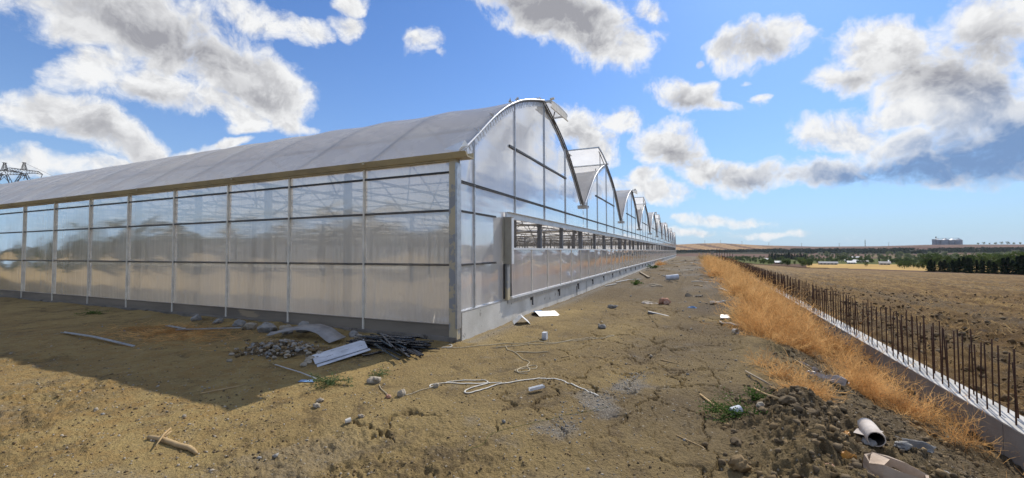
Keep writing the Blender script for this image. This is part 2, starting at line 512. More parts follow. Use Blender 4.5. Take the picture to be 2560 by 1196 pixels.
def tilth(x, y):
    """cloddy ground: the lower right corner, the bank and the near edge of the picture"""
    u = wall_u(x, y)
    near = sstep(-y, 2.5, 4.2) * 0.45 * sstep(fbm(x * 0.8, y * 0.8, 2, 77), -0.25, 0.3)
    corner = sstep(u, -3.2, -2.3) * sstep(-y, 0.6, 2.0)
    bank = sstep(u, -2.5, -1.9) * (u < 0.2) * 0.55
    return np.maximum(np.maximum(near, corner), bank)

def detail(x, y):
    u = wall_u(x, y); d, az = polar(x, y)
    til = tilth(x, y)
    yard = 0.020 * fbm(x * 1.6, y * 1.6, 3, 100) + (0.012 + 0.10 * til) * fbm(x * 5, y * 5, 3, 200, 0.6) + (0.008 + 0.075 * til) * (np.abs(fbm(x * 13, y * 13, 3, 300, 0.65)) * -1.3 + 0.3)
    wx = x + 0.26 * fbm(x * 2.2, y * 2.2, 4, 400, 0.6); wy = y + 0.26 * fbm(x * 2.2, y * 2.2, 4, 450, 0.6)
    c, _, cid = worley(wx * 1.5, wy * 1.15, 9)
    width = 0.036 + 0.036 * fbm(x * 1.1, y * 1.1, 2, 500)
    cr = np.clip(1 - c / np.maximum(width, 0.008), 0, 1) ** 0.7 * sstep(crack_mask(x, y), 0.25, 0.65) * sstep(fbm(x * 1.0, y * 1.0, 2, 555), -0.42, -0.12)
    yard = yard - 0.085 * cr
    c2, _, _ = worley(wx * 4.1, wy * 3.7, 19)
    yard = yard - 0.022 * np.clip(1 - c2 / 0.05, 0, 1) * sstep(crack_mask(x, y), 0.3, 0.7) * sstep(fbm(x * 1.3, y * 1.3, 2, 565), 0.0, 0.2)
    for rx, rk in ((1.55, 0.02), (3.15, 0.015)):
        q = x - rx - 0.12 * np.sin(y * 0.3) - rk * y
        yard = yard - (0.030 * np.exp(-(q / 0.15) ** 2) - 0.014 * np.exp(-((np.abs(q) - 0.26) / 0.09) ** 2)) * sstep(y, -4.5, -1) * (u < -2) * (0.5 + np.clip(fbm(x * 0.4, y * 0.4, 2, 575) + 0.4, 0, 1))
    # ploughed field: rows of clods running with the wall
    ru = u + 0.25 * fbm(x * 0.15, y * 0.15, 2, 600)
    rows = np.abs(((ru / 1.1) % 1.0) - 0.5) * 2
    am = sstep(u, 0.3, 2.0) * (1 - sstep(d, 60, 160))
    plough = 0.13 * (0.5 - rows) + 0.20 * np.clip(fbm(x * 1.1, y * 0.45, 3, 700, 0.6), -0.3, 1) + 0.15 * fbm(x * 3.5, y * 2.2, 4, 710, 0.7)
    fl = sstep(u, -0.2, 0.3)
    inside = (x < -0.05) & (y > 0.05) & (x > -70)
    return np.where(inside, 0.01, (yard * (1 - fl) + plough * am * fl) * (1 - sstep(d, 90, 200)))

def height(x, y):
    x = np.atleast_1d(np.asarray(x, float)); y = np.atleast_1d(np.asarray(y, float))
    return macro(x, y) + detail(x, y)

def gz(x, y):
    return float(height(x, y)[0])

# ------------------------------------------------------------------ ground sheet
def soil_material(name, kind):
    m = bpy.data.materials.new(name); m.use_nodes = True
    N = NT(m.node_tree); N.n.clear()
    geo = N.new('ShaderNodeNewGeometry'); P = geo.outputs['Position']
    at = N.new('ShaderNodeVertexColor', layer_name='tone')
    sp = N.new('ShaderNodeSeparateColor'); N.put(sp.inputs[0], at.outputs[0])
    gravel, moist, straw = sp.outputs[0], sp.outputs[1], sp.outputs[2]
    n_big = N.noise(P, 0.55, 4, 0.55)
    n_mid = N.noise(P, 3.5, 5, 0.6)
    n_fine = N.noise(P, 38.0, 4, 0.65)
    if kind == 'yard':
        a, b, dk = (0.370, 0.272, 0.115), (0.275, 0.197, 0.086), (0.115, 0.082, 0.044)
    else:
        a, b, dk = (0.200, 0.118, 0.044), (0.128, 0.076, 0.030), (0.062, 0.038, 0.018)
    col = N.mix(N.ss(n_big, 0.35, 0.65), c4(a), c4(b))
    col = N.mix(N.m('MULTIPLY', N.ss(n_mid, 0.52, 0.72), 0.55), col, c4(dk))
    n_pat = N.noise(P, 1.7, 5, 0.7, 0.8)
    col = N.mix(N.m('MULTIPLY', N.ss(n_pat, 0.52, 0.66), 0.7), col, c4(dk))
    col = N.mix(N.m('MULTIPLY', N.ss(n_pat, 0.44, 0.32), 0.5), col, c4(tuple(v * 1.2 for v in a)))
    col = N.mix(N.m('MULTIPLY', N.ss(n_fine, 0.50, 0.70), 0.45), col, c4(tuple(v * 1.35 for v in a)))
    col = N.mix(N.m('MULTIPLY', N.ss(n_fine, 0.46, 0.30), 0.5), col, c4(dk))
    col = N.mix(N.m('MULTIPLY', moist, 0.9), col, N.mix(n_fine, c4((0.072, 0.055, 0.036)), c4((0.158, 0.120, 0.076))))
    gcol = N.mix(N.ss(N.noise(P, 55.0, 3, 0.7), 0.40, 0.62), c4((0.13, 0.125, 0.12)), c4((0.34, 0.33, 0.31)))
    col = N.mix(N.m('MULTIPLY', gravel, 0.8), col, gcol)
    scol = N.mix(n_mid, c4((0.37, 0.242, 0.092)), c4((0.25, 0.160, 0.060)))
    # straw and chaff lie in streaks
    mp = N.new('ShaderNodeMapping'); N.put(mp.inputs[0], P); mp.inputs['Scale'].default_value = (1.3, 0.10, 1.0) if kind != 'yard' else (2.0, 2.0, 2.0)
    st = N.noise(mp.outputs[0], 2.2, 6, 0.68)
    col = N.mix(N.m('MULTIPLY', straw, N.ss(st, 0.42, 0.62)), col, scol)
    col = N.mix(at.outputs['Alpha'], N.mix(n_mid, c4((0.60, 0.50, 0.37)), c4((0.48, 0.39, 0.28))), col)
    # scattered pale grit
    vo = N.new('ShaderNodeTexVoronoi', feature='F1'); N.put(vo.inputs['Vector'], P); vo.inputs['Scale'].default_value = 26.0
    spc = N.new('ShaderNodeSeparateColor'); N.put(spc.inputs[0], vo.outputs['Color'])
    grit = N.m('MULTIPLY', N.ss(vo.outputs['Distance'], 0.30, 0.22), N.m('GREATER_THAN', spc.outputs[0], 0.86))
    col = N.mix(N.m('MULTIPLY', grit, 0.75), col, N.mix(spc.outputs[1], c4((0.46, 0.41, 0.33)), c4((0.25, 0.22, 0.18))))
    bs = N.new('ShaderNodeBsdfPrincipled')
    N.put(bs.inputs['Base Color'], col)
    bs.inputs['Roughness'].default_value = 0.95
    bs.inputs['Specular IOR Level'].default_value = 0.15
    hgt = N.m('ADD', N.m('MULTIPLY', N.noise(P, 30.0, 6, 0.68), 1.0), N.m('MULTIPLY', grit, 0.25))
    bp = N.new('ShaderNodeBump'); bp.inputs['Strength'].default_value = 0.9; bp.inputs['Distance'].default_value = 0.05 if kind == 'yard' else 0.10
    N.put(bp.inputs['Height'], hgt); N.l.new(bp.outputs[0], bs.inputs['Normal'])
    out = N.new('ShaderNodeOutputMaterial'); N.l.new(bs.outputs[0], out.inputs[0])
    return m

def hill_material():
    m = bpy.data.materials.new('hill_land'); m.use_nodes = True
    N = NT(m.node_tree); N.n.clear()
    at = N.new('ShaderNodeVertexColor', layer_name='tone')
    geo = N.new('ShaderNodeNewGeometry'); P = geo.outputs['Position']
    n = N.noise(P, 0.05, 6, 0.65)
    n2 = N.noise(P, 0.4, 4, 0.6)
    k = N.m('ADD', N.m('MULTIPLY', n, 0.7), N.m('MULTIPLY', n2, 0.6))
    col = N.mix(1.0, at.outputs[0], N.mix(N.ss(k, 0.35, 0.95), c4((0.7, 0.7, 0.7)), c4((1.25, 1.25, 1.25))), 'MULTIPLY')
    bs = N.new('ShaderNodeBsdfPrincipled'); N.put(bs.inputs['Base Color'], col)
    bs.inputs['Roughness'].default_value = 1.0; bs.inputs['Specular IOR Level'].default_value = 0.0
    out = N.new('ShaderNodeOutputMaterial'); N.l.new(bs.outputs[0], out.inputs[0])
    return m

def hill_colour(d, az, x, y):
    """the patchwork of fields: colour by distance and direction"""
    n = d.shape[0]
    c = np.tile(np.array([0.150, 0.105, 0.082]), (n, 1))
    wob = fbm(az * 0.35, d * 0.003, 3, 60) * 90
    dd = d + wob
    def put(mask, col, k=1.0):
        mk = np.clip(mask, 0, 1)[:, None] * k
        c[:] = c * (1 - mk) + np.array(col) * mk
    put((dd > 300) & (dd < 700), (0.125, 0.138, 0.062))
    put((dd > 700) & (dd < 960), (0.175, 0.120, 0.095))
    put((dd > 960) & (dd < 1230), (0.070, 0.070, 0.052))
    put((dd > 1230) & (az > 6), (0.150, 0.100, 0.085))
    put((dd > 1480) & (az > 6), (0.190, 0.132, 0.105))
    put((dd > 760) & (dd < 900) & (az > 17) & (fbm(d * 0.02, az * 0.8, 2, 66) > 0), (0.23, 0.20, 0.11), 0.7)
    # striped stubble on the left hill
    st = ((az * 0.30 + (d - 1350) * 0.0026) % 1.0)
    left = sstep(az, 11.5, 6.5) * (d > 1290)
    put(left, (0.40, 0.265, 0.150))
    put(left * (st < 0.36), (0.19, 0.125, 0.085))
    put(left * ((st > 0.62) & (st < 0.72)), (0.30, 0.20, 0.12))
    # near stubble strip and the straw field past the ploughed land
    e = np.interp(az, AZ_T, EDGE_T)
    put((d > e) & (d < e * 1.10) & (az < 14) & (az > -2), (0.085, 0.055, 0.036))
    put((d > e * 1.10) & (d < np.maximum(e * 1.1, 290)) & (az > 12) & (az < 40), (0.50, 0.345, 0.150))
    put((az < -30) | (az > 60), (0.055, 0.056, 0.040))
    return c

def build_ground():
    az_in = np.arange(-78, 34.01, 0.115)
    az_out = np.concatenate([np.arange(36, 282, 3.0)])
    az = np.radians(np.concatenate([az_in, az_out]))
    rr = [0.35]
    while rr[-1] < 4600:
        r = rr[-1]
        step = 0.05 if r < 1.6 else (0.0062 * r if r < 26 else (0.011 * r if r < 160 else 0.035 * r))
        rr.append(r + step)
    rr = np.array(rr)
    A, Rr = np.meshgrid(az, rr)
    X = CAM[0] + Rr * np.sin(A); Y = CAM[1] + Rr * np.cos(A)
    x, y = X.ravel(), Y.ravel()
    z = height(x, y)
    d, azd = polar(x, y)
    u = wall_u(x, y)
    # land behind the camera rises gently to a dark slope
    azd_b = (np.abs(azd) > 100)
    z = z + azd_b * 3.2 * sstep(-y, 34, 75) * sstep(d, 30, 70)
    V = np.stack([x, y, z], 1)
    na, nr = len(az), len(rr)
    i = np.arange(nr - 1)[:, None] * na; j = np.arange(na)[None, :]; j2 = (j + 1) % na
    F = np.stack([i + j, i + j2, i + na + j2, i + na + j], -1).reshape(-1, 4)[:, ::-1]
    fc = V[F].mean(1)
    fd, faz = polar(fc[:, 0], fc[:, 1]); fu = wall_u(fc[:, 0], fc[:, 1])
    e = np.interp(faz, AZ_T, EDGE_T)
    is_field = (fu > 0) & (fd < e) & (faz > -10) & (faz < 178)
    is_yard = (~is_field) & (fu <= 0) & (fc[:, 1] < 135) & (fd < 330) & (fc[:, 1] > -20)
    is_hill = ~(is_field | is_yard)
    tone = np.zeros((len(x), 4)); tone[:, 3] = 1
    g = np.zeros(len(x))
    for hx, hy, rx, ry in ((3.15, -1.15, 0.26, 0.5), (2.95, -2.0, 0.26, 0.5), (2.72, -2.6, 0.2, 0.35)):
        g = np.maximum(g, np.exp(-(((x - hx) / rx) ** 2 + ((y - hy) / ry) ** 2)))
    g = sstep(g + 0.9 * fbm(x * 3, y * 3, 4, 800), 0.30, 1.0) * 0.72
    dust = sstep(y, 6, 14) * (u < -2.0) * (x > 0.2) * sstep(fbm(x * 0.7, y * 0.22, 3, 810), -0.1, 0.4) * 0.40
    ng = sstep(-y, 3.2, 4.2) * sstep(fbm(x * 1.3, y * 1.3, 3, 820), 0.02, 0.5) * 0.35
    wallfoot = np.exp(-np.abs(x - 0.25) / 0.18) * (y > 0) * 0.7 * (x > 0)
    tone[:, 0] = np.clip(np.maximum.reduce([g, dust, ng, wallfoot]), 0, 1)
    moist = sstep(u, -2.7, -1.7) * (u < 0.1) * 0.9
    moist = np.maximum(moist, tilth(x, y) * 0.6)
    moist = np.maximum(moist, (0.80 * sstep(x, -0.9, 2.6) * sstep(y, -5.5, -1.5) + 0.30 * sstep(x, 2.5, 4.5)) * (0.75 + 0.6 * fbm(x * 0.8, y * 0.5, 3, 825)))
    moist = np.maximum(moist, 0.95 * sstep(y, 2, 9) * (x > 0))
    tone[:, 3] = np.where((x < -0.1) & (y > 0.1) & (x > -70.5) & (y < 115), 0.0, 1.0)
    tone[:, 1] = np.where(u > 0, 0.75 * sstep(fbm(u * 0.45, y * 0.018, 4, 830, 0.65), -0.05, 0.35), moist)
    near_left = sstep(1.2 - x, 0.0, 2.5) * sstep(-y, 1.0, 2.5) * 0.85
    straw_f = 0.45 + 0.5 * sstep(fbm(u * 0.30 + 3, y * 0.014, 4, 840, 0.65) + 0.0035 * (d - 45), -0.2, 0.45)
    tone[:, 2] = np.where(u > 0, straw_f, near_left)
    yard_m = soil_material('yard_soil', 'yard')
    field_m = soil_material('field_soil', 'field')
    hm = hill_material()
    hc = np.ones((len(x), 4)); hc[:, :3] = hill_colour(d, azd, x, y)
    for nm, mask, mt, tn in (('ground', is_yard, yard_m, tone), ('ploughed_field', is_field, field_m, tone), ('hills', is_hill, hm, hc)):
        f = F[mask]
        used = np.unique(f)
        re = np.full(len(x), -1, np.int64); re[used] = np.arange(len(used))
        o = np_mesh(nm, V[used], re[f], mt, True, attrs={'tone': tn[used]})
        tag(o, kind='structure')

build_ground()

# ------------------------------------------------------------------ materials
def plain(name, base, rough=0.6, metal=0.0, spec=0.5, var=0.15, scale=6.0, bump=0.0, bscale=40.0, base2=None, stretch=(1, 1, 1), blot=None):
    """a painted, metal, stone or cloth surface: two tones, optional blotches with an edge of their own, fine bump"""
    m = bpy.data.materials.new(name); m.use_nodes = True
    N = NT(m.node_tree); N.n.clear()
    tc = N.new('ShaderNodeTexCoord')
    mp = N.new('ShaderNodeMapping'); N.put(mp.inputs[0], tc.outputs['Object']); mp.inputs['Scale'].default_value = stretch
    P = mp.outputs[0]
    b2 = base2 or tuple(v * (1 - var * 2) for v in base)
    n = N.noise(P, scale, 6, 0.62)
    col = N.mix(N.ss(n, 0.35, 0.68), c4(base), c4(b2))
    if blot:
        n3 = N.noise(P, blot[1], 5, 0.6)
        col = N.mix(N.ss(n3, blot[2], blot[2] + 0.04), col, c4(blot[0]))
    bs = N.new('ShaderNodeBsdfPrincipled')
    N.put(bs.inputs['Base Color'], col)
    N.put(bs.inputs['Roughness'], N.m('ADD', rough, N.m('MULTIPLY', N.m('SUBTRACT', n, 0.5), 0.25), clamp=True))
    bs.inputs['Metallic'].default_value = metal
    bs.inputs['Specular IOR Level'].default_value = spec
    if bump:
        bp = N.new('ShaderNodeBump'); bp.inputs['Strength'].default_value = 1.0; bp.inputs['Distance'].default_value = bump
        N.put(bp.inputs['Height'], N.noise(P, bscale, 6, 0.65)); N.l.new(bp.outputs[0], bs.inputs['Normal'])
    out = N.new('ShaderNodeOutputMaterial'); N.l.new(bs.outputs[0], out.inputs[0])
    return m

def sheet_material(name, clear, white, tint, gloss=1.0, rough=0.04, streak=0.0, dust=0.0, base=0.12, white_col=(0.62, 0.62, 0.62), dust_col=(0.42, 0.37, 0.33), bump=0.0):
    """twin-wall polycarbonate or film: mirror sheen by Fresnel, part seen through, part glowing through, part dusty"""
    m = bpy.data.materials.new(name); m.use_nodes = True
    N = NT(m.node_tree); N.n.clear()
    geo = N.new('ShaderNodeNewGeometry'); P = geo.outputs['Position']
    mp = N.new('ShaderNodeMapping'); N.put(mp.inputs[0], P); mp.inputs['Scale'].default_value = (5.0, 5.0, 0.35)
    runs = N.noise(mp.outputs[0], 2.4, 6, 0.68)
    mp2 = N.new('ShaderNodeMapping'); N.put(mp2.inputs[0], P); mp2.inputs['Scale'].default_value = (1.0, 1.0, 0.5)
    patch = N.noise(mp2.outputs[0], 1.3, 5, 0.6)
    tr = N.new('ShaderNodeBsdfTransparent'); tr.inputs[0].default_value = c4(tint)
    tl = N.new('ShaderNodeBsdfTranslucent'); tl.inputs[0].default_value = c4(tuple(0.92 * v for v in tint))
    df = N.new('ShaderNodeBsdfDiffuse')
    N.put(df.inputs[0], N.mix(N.m('MULTIPLY', patch, 0.6), c4(white_col), c4(dust_col)))
    gl = N.new('ShaderNodeBsdfGlossy'); gl.inputs['Color'].default_value = (0.95, 0.97, 1.0, 1)
    N.put(gl.inputs['Roughness'], N.m('ADD', rough, N.m('MULTIPLY', N.ss(patch, 0.45, 0.75), rough * 1.2)))
    if bump:
        mp3 = N.new('ShaderNodeMapping'); N.put(mp3.inputs[0], P); mp3.inputs['Scale'].default_value = (0.6, 0.6, 2.2)
        bp = N.new('ShaderNodeBump'); bp.inputs['Strength'].default_value = 1.0; bp.inputs['Distance'].default_value = bump
        N.put(bp.inputs['Height'], N.noise(mp3.outputs[0], 0.9, 2, 0.5)); N.l.new(bp.outputs[0], gl.inputs['Normal'])
    # body: see-through / glow-through
    a = N.new('ShaderNodeMixShader'); a.inputs[0].default_value = white
    N.l.new(tr.outputs[0], a.inputs[1]); N.l.new(tl.outputs[0], a.inputs[2])
    dfac = N.m('ADD', base, N.m('ADD', N.m('MULTIPLY', N.ss(runs, 0.42, 0.70), streak), N.m('MULTIPLY', N.ss(patch, 0.35, 0.7), dust)), clamp=True)
    b = N.new('ShaderNodeMixShader'); N.put(b.inputs[0], dfac)
    N.l.new(a.outputs[0], b.inputs[1]); N.l.new(df.outputs[0], b.inputs[2])
    fr = N.new('ShaderNodeFresnel'); fr.inputs[0].default_value = 1.5
    g = N.m('MULTIPLY', N.m('ADD', N.m('MULTIPLY', fr.outputs[0], 1.5), 0.03), gloss, clamp=True)
    g = N.m('MULTIPLY', g, N.m('SUBTRACT', 1.0, N.m('MULTIPLY', dfac, 0.35)))
    c = N.new('ShaderNodeMixShader'); N.put(c.inputs[0], g)
    N.l.new(b.outputs[0], c.inputs[1]); N.l.new(gl.outputs[0], c.inputs[2])
    out = N.new('ShaderNodeOutputMaterial'); N.l.new(c.outputs[0], out.inputs[0])
    return m

M = {}
M['poly'] = sheet_material('twin_wall_sheet', 0.5, 0.62, (0.96, 0.94, 0.90), 2.4, 0.085, 0.26, 0.10, bump=0.010, base=0.32, white_col=(0.90, 0.86, 0.79), dust_col=(0.74, 0.67, 0.56))
M['gable'] = sheet_material('gable_sheet', 0.5, 0.88, (0.95, 0.96, 0.98), 2.4, 0.05, 0.14, 0.10, dust_col=(0.74, 0.72, 0.69), bump=0.010, base=0.52, white_col=(0.90, 0.91, 0.93))
M['dusty'] = sheet_material('dusty_vent_sheet', 0.4, 0.86, (0.86, 0.84, 0.86), 1.4, 0.05, 0.50, 0.25, dust_col=(0.44, 0.40, 0.395), bump=0.012, base=0.38, white_col=(0.66, 0.63, 0.635))
M['film'] = sheet_material('roof_film', 0.3, 0.915, (0.96, 0.96, 0.95), 0.25, 0.22, 0.05, 0.10, dust_col=(0.66, 0.65, 0.62), bump=0.015, base=0.26, white_col=(0.84, 0.83, 0.82))
M['galv'] = plain('galvanised_steel', (0.56, 0.57, 0.58), 0.42, 0.7, var=0.12, scale=9)
M['postwhite'] = plain('pale_profile', (0.86, 0.80, 0.68), 0.55, 0.0, var=0.10, scale=5)
M['frame'] = plain('inner_steel', (0.20, 0.20, 0.21), 0.6, 0.2, var=0.12, scale=5)
M['rubber'] = plain('dark_profile', (0.045, 0.042, 0.042), 0.5, 0.0, var=0.15)
M['gutter'] = plain('beige_gutter', (0.56, 0.48, 0.30), 0.55, 0.0, var=0.12, scale=3, base2=(0.40, 0.345, 0.235), stretch=(0.4, 1, 1))
M['primer'] = plain('primed_corner', (0.54, 0.46, 0.30), 0.6, 0.0, scale=3.0, base2=(0.46, 0.41, 0.31), blot=((0.30, 0.31, 0.32), 3.2, 0.50))
M['boxpaint'] = plain('box_paint', (0.36, 0.34, 0.28), 0.55, 0.1, scale=3.0, base2=(0.30, 0.28, 0.235))
M['white'] = plain('white_flashing', (0.78, 0.80, 0.82), 0.40, 0.1, var=0.06, scale=4)
M['tape'] = plain('edge_tape', (0.70, 0.72, 0.74), 0.35, 0.3, var=0.2, scale=14)
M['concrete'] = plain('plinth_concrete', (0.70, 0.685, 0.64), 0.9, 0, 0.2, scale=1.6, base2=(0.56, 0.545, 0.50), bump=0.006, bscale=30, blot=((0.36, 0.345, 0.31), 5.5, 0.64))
M['shadeconcrete'] = plain('shaded_stained_concrete', (0.27, 0.245, 0.21), 0.95, 0, 0.1, scale=2.2, base2=(0.17, 0.155, 0.135), bump=0.01, bscale=20, blot=((0.11, 0.10, 0.085), 4.0, 0.6))  # side plinth: darker concrete copy with the wall's shade put into its colour
M['skirt'] = plain('skirt_sheet', (0.29, 0.245, 0.19), 0.75, 0, 0.3, scale=1.4, base2=(0.20, 0.17, 0.135), stretch=(0.3, 1, 2), blot=((0.38, 0.30, 0.20), 1.6, 0.62))

# ------------------------------------------------------------------ greenhouse
NB, BAY, XEND = 12, 9.6, -70.0
EAVE = 3.31
ARCH_U = [0.0, 0.5, 1.1, 1.8, 2.6, 3.3, 3.9, 4.35, 4.65, 4.8]
ARCH_Z = [5.96, 5.81, 5.62, 5.36, 4.96, 4.50, 4.03, 3.68, 3.46, 3.36]
def arch(u):
    return float(np.interp(abs(u), ARCH_U, ARCH_Z))
_ud = np.linspace(0, 4.8, 97)
_zd = np.interp(_ud, ARCH_U, ARCH_Z)
for _ in range(30):
    _zd[1:-1] = 0.25 * _zd[:-2] + 0.5 * _zd[1:-1] + 0.25 * _zd[2:]
def archs(u):
    return float(np.interp(abs(u), _ud, _zd))

house = empty('greenhouse', (0, 0, 0))
tag(house, 'long multi-span greenhouse of clear panels with a row of arched film roofs', 'greenhouse')

POSTS = [-2.13, -4.27, -6.39, -8.59, -10.80, -12.94, -15.20, -17.45]
while POSTS[-1] - 2.28 > XEND + 1:
    POSTS.append(POSTS[-1] - 2.28)
XS = [-0.05] + POSTS + [XEND]

def bulge_grid(mb, P, nu, nv, amp, out, seam=0.0):
    """curved sheet; P(u,v) -> point, bowed by amp along out"""
    vs = []; fs = []
    ph = rng.uniform(-0.5, 0.5)
    for j in range(nv + 1):
        for i in range(nu + 1):
            u, v = i / nu, j / nv
            p = Vector(P(u, v))
            k = amp * math.sin(math.pi * u) * math.sin(math.pi * v) * (1 + 0.5 * math.sin(2.2 * math.pi * u + ph * 6) * 0.6)
            vs.append(p + Vector(out) * k)
    for j in range(nv):
        for i in range(nu):
            a = j * (nu + 1) + i
            fs.append((a, a + 1, a + nu + 2, a + nu + 1))
    mb.add(vs, fs)

# side wall, one sheet per post spacing
ROWS = [(0.30, 1.37), (1.37, 2.36), (2.36, 3.06), (3.06, 3.27)]
for k in range(len(XS) - 1):
    x1, x0 = XS[k], XS[k + 1]
    mb = MB()
    for (z0, z1) in ROWS:
        amp = rng.uniform(0.007, 0.015) if z1 < 3 else 0.004
        bulge_grid(mb, lambda u, v: (x0 + (x1 - x0) * u, 0.0, z0 + (z1 - z0) * v), 14, 10, amp, (0, -1, 0))
    mb.build('wall_panel', M['poly'], house, smooth=True)
for x in POSTS:
    mb = MB()
    mb.box((x - 0.019, -0.045, 0.06), (x + 0.019, -0.010, 3.28))
    mb.box((x - 0.024, -0.010, 0.30), (x + 0.024, -0.004, 3.27))
    mb.build('wall_post', M['postwhite'], house)
for z in (1.37, 2.36, 3.06):
    mb = MB()
    mb.box((XEND, -0.030, z - 0.012), (-0.06, -0.004, z + 0.004))
    mb.box((XEND, -0.026, z + 0.010), (-0.06, -0.004, z + 0.026))
    mb.build('wall_rail', M['rubber'], house)
mb = MB(); mb.box((XEND, -0.014, 3.268), (-0.06, 0.03, 3.300)); mb.build('wall_rail', M['galv'], house)
mb = MB()
mb.box((XEND, -0.020, 0.085), (-0.0, 0.02, 0.285)); mb.box((XEND, -0.034, 0.285), (-0.0, 0.0, 0.302))
mb.build('base_skirt', M['skirt'], house)
mb = MB(); mb.box((XEND, -0.10, -0.45), (0.03, 0.10, 0.085)); mb.build('plinth', M['shadeconcrete'], house)
# gable plinth, cast in lengths
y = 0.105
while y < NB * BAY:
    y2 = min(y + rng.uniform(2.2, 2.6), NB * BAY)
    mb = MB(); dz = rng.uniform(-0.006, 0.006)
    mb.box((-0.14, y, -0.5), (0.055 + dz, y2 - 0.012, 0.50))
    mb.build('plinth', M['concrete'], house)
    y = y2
# corner post
mb = MB()
mb.box((-0.115, -0.060, 0.05), (0.050, 0.050, 3.30)); mb.build('corner_post', M['primer'], house)
mb = MB()
mb.box((0.052, -0.064, 0.24), (0.060, 0.075, 3.22)); mb.box((0.022, -0.070, 0.24), (0.060, -0.063, 3.22)); mb.build('corner_flashing', M['galv'], house)

# gutters, one at each side of every bay
for k in range(NB + 1):
    yc = k * BAY
    mb = MB()
    prof = [(-0.17, 0.10), (-0.155, 0.10), (-0.085, 0.005), (0.085, 0.005), (0.155, 0.10), (0.17, 0.10), (0.10, -0.02), (-0.10, -0.02)]
    if k == 0:
        prof = [(-0.20, 0.07), (-0.185, 0.07), (-0.10, 0.005), (0.10, 0.005), (0.10, 0.09), (0.115, 0.09), (0.115, -0.02), (-0.115, -0.02)]
    for (xa, xb) in ((XEND, 0.30 if k == 0 else 0.20),):
        n = len(prof)
        vs = [(xa, yc + p[0], EAVE + p[1]) for p in prof] + [(xb, yc + p[0], EAVE + p[1]) for p in prof]
        mb.add(vs, [(i, (i + 1) % n, n + (i + 1) % n, n + i) for i in range(n)])
        mb.add([vs[n + i] for i in range(n)], [tuple(range(n))])
    if k == 0:
        for xj in range(2, 70, 4):
            mb.box((-xj - 0.03, -0.206, EAVE + 0.02), (-xj + 0.03, -0.19, EAVE + 0.076))
        mb.box((XEND, -0.075, EAVE - 0.045), (0.03, 0.05, EAVE - 0.021))
    mb.build('gutter', M['gutter'] if k == 0 else M['galv'], house)

# roof film, slightly sagging between the bows
BX = [0.0] + POSTS + [XEND]
for k in range(NB):
    yc = (k + 0.5) * BAY
    us = np.linspace(-4.72, 4.72, 45)
    xs = []
    for i in range(len(BX) - 1):
        n = 6 if k < 4 else 2
        xs += list(np.linspace(BX[i], BX[i + 1], n, endpoint=False))
    xs.append(XEND)
    vs = []; fs = []
    for xx in xs:
        j = max(i for i in range(len(BX)) if BX[i] >= xx - 1e-6)
        t = 0 if j >= len(BX) - 1 else (BX[j] - xx) / (BX[j] - BX[j + 1])
        sag = 0.05 * math.sin(math.pi * t)
        for uu in us:
            w = math.sin(math.pi * min(1, (4.8 - abs(uu)) / 4.8) * 0.9 + 0.1)
            zz = archs(uu) + 0.03 - sag * w
            vs.append((xx, yc + uu, zz))
    n = len(us)
    for i in range(len(xs) - 1):
        for q in range(n - 1):
            mid = 0.5 * (us[q] + us[q + 1])
            # even bays stand open left of the ridge, odd ones right of it
            if k % 2 == 1 and -2.0 < mid < 0: continue
            if k % 2 == 0 and 0 < mid < 1.9: continue
            fs.append((i * n + q, i * n + q + 1, (i + 1) * n + q + 1, (i + 1) * n + q))
    mb = MB(); mb.add(vs, fs); mb.build('roof_film', M['film'], house, smooth=True)

# bows under the film
rest = MB()
nbow = 0
for k in range(NB):
    yc = (k + 0.5) * BAY
    for i, xx in enumerate(BX):
        pts = [(xx, yc + u, archs(u) - 0.006) for u in np.linspace(-4.75, 4.75, 29)]
        if k < 3 and nbow < 90:
            mb = MB(); mb.tube(pts, 0.030, 6); mb.build('roof_bow', M['frame'], house, smooth=True); nbow += 1
        else:
            rest.tube(pts, 0.030, 5)
tag(rest.build('roof_bow', M['frame'], house, smooth=True), kind='stuff')

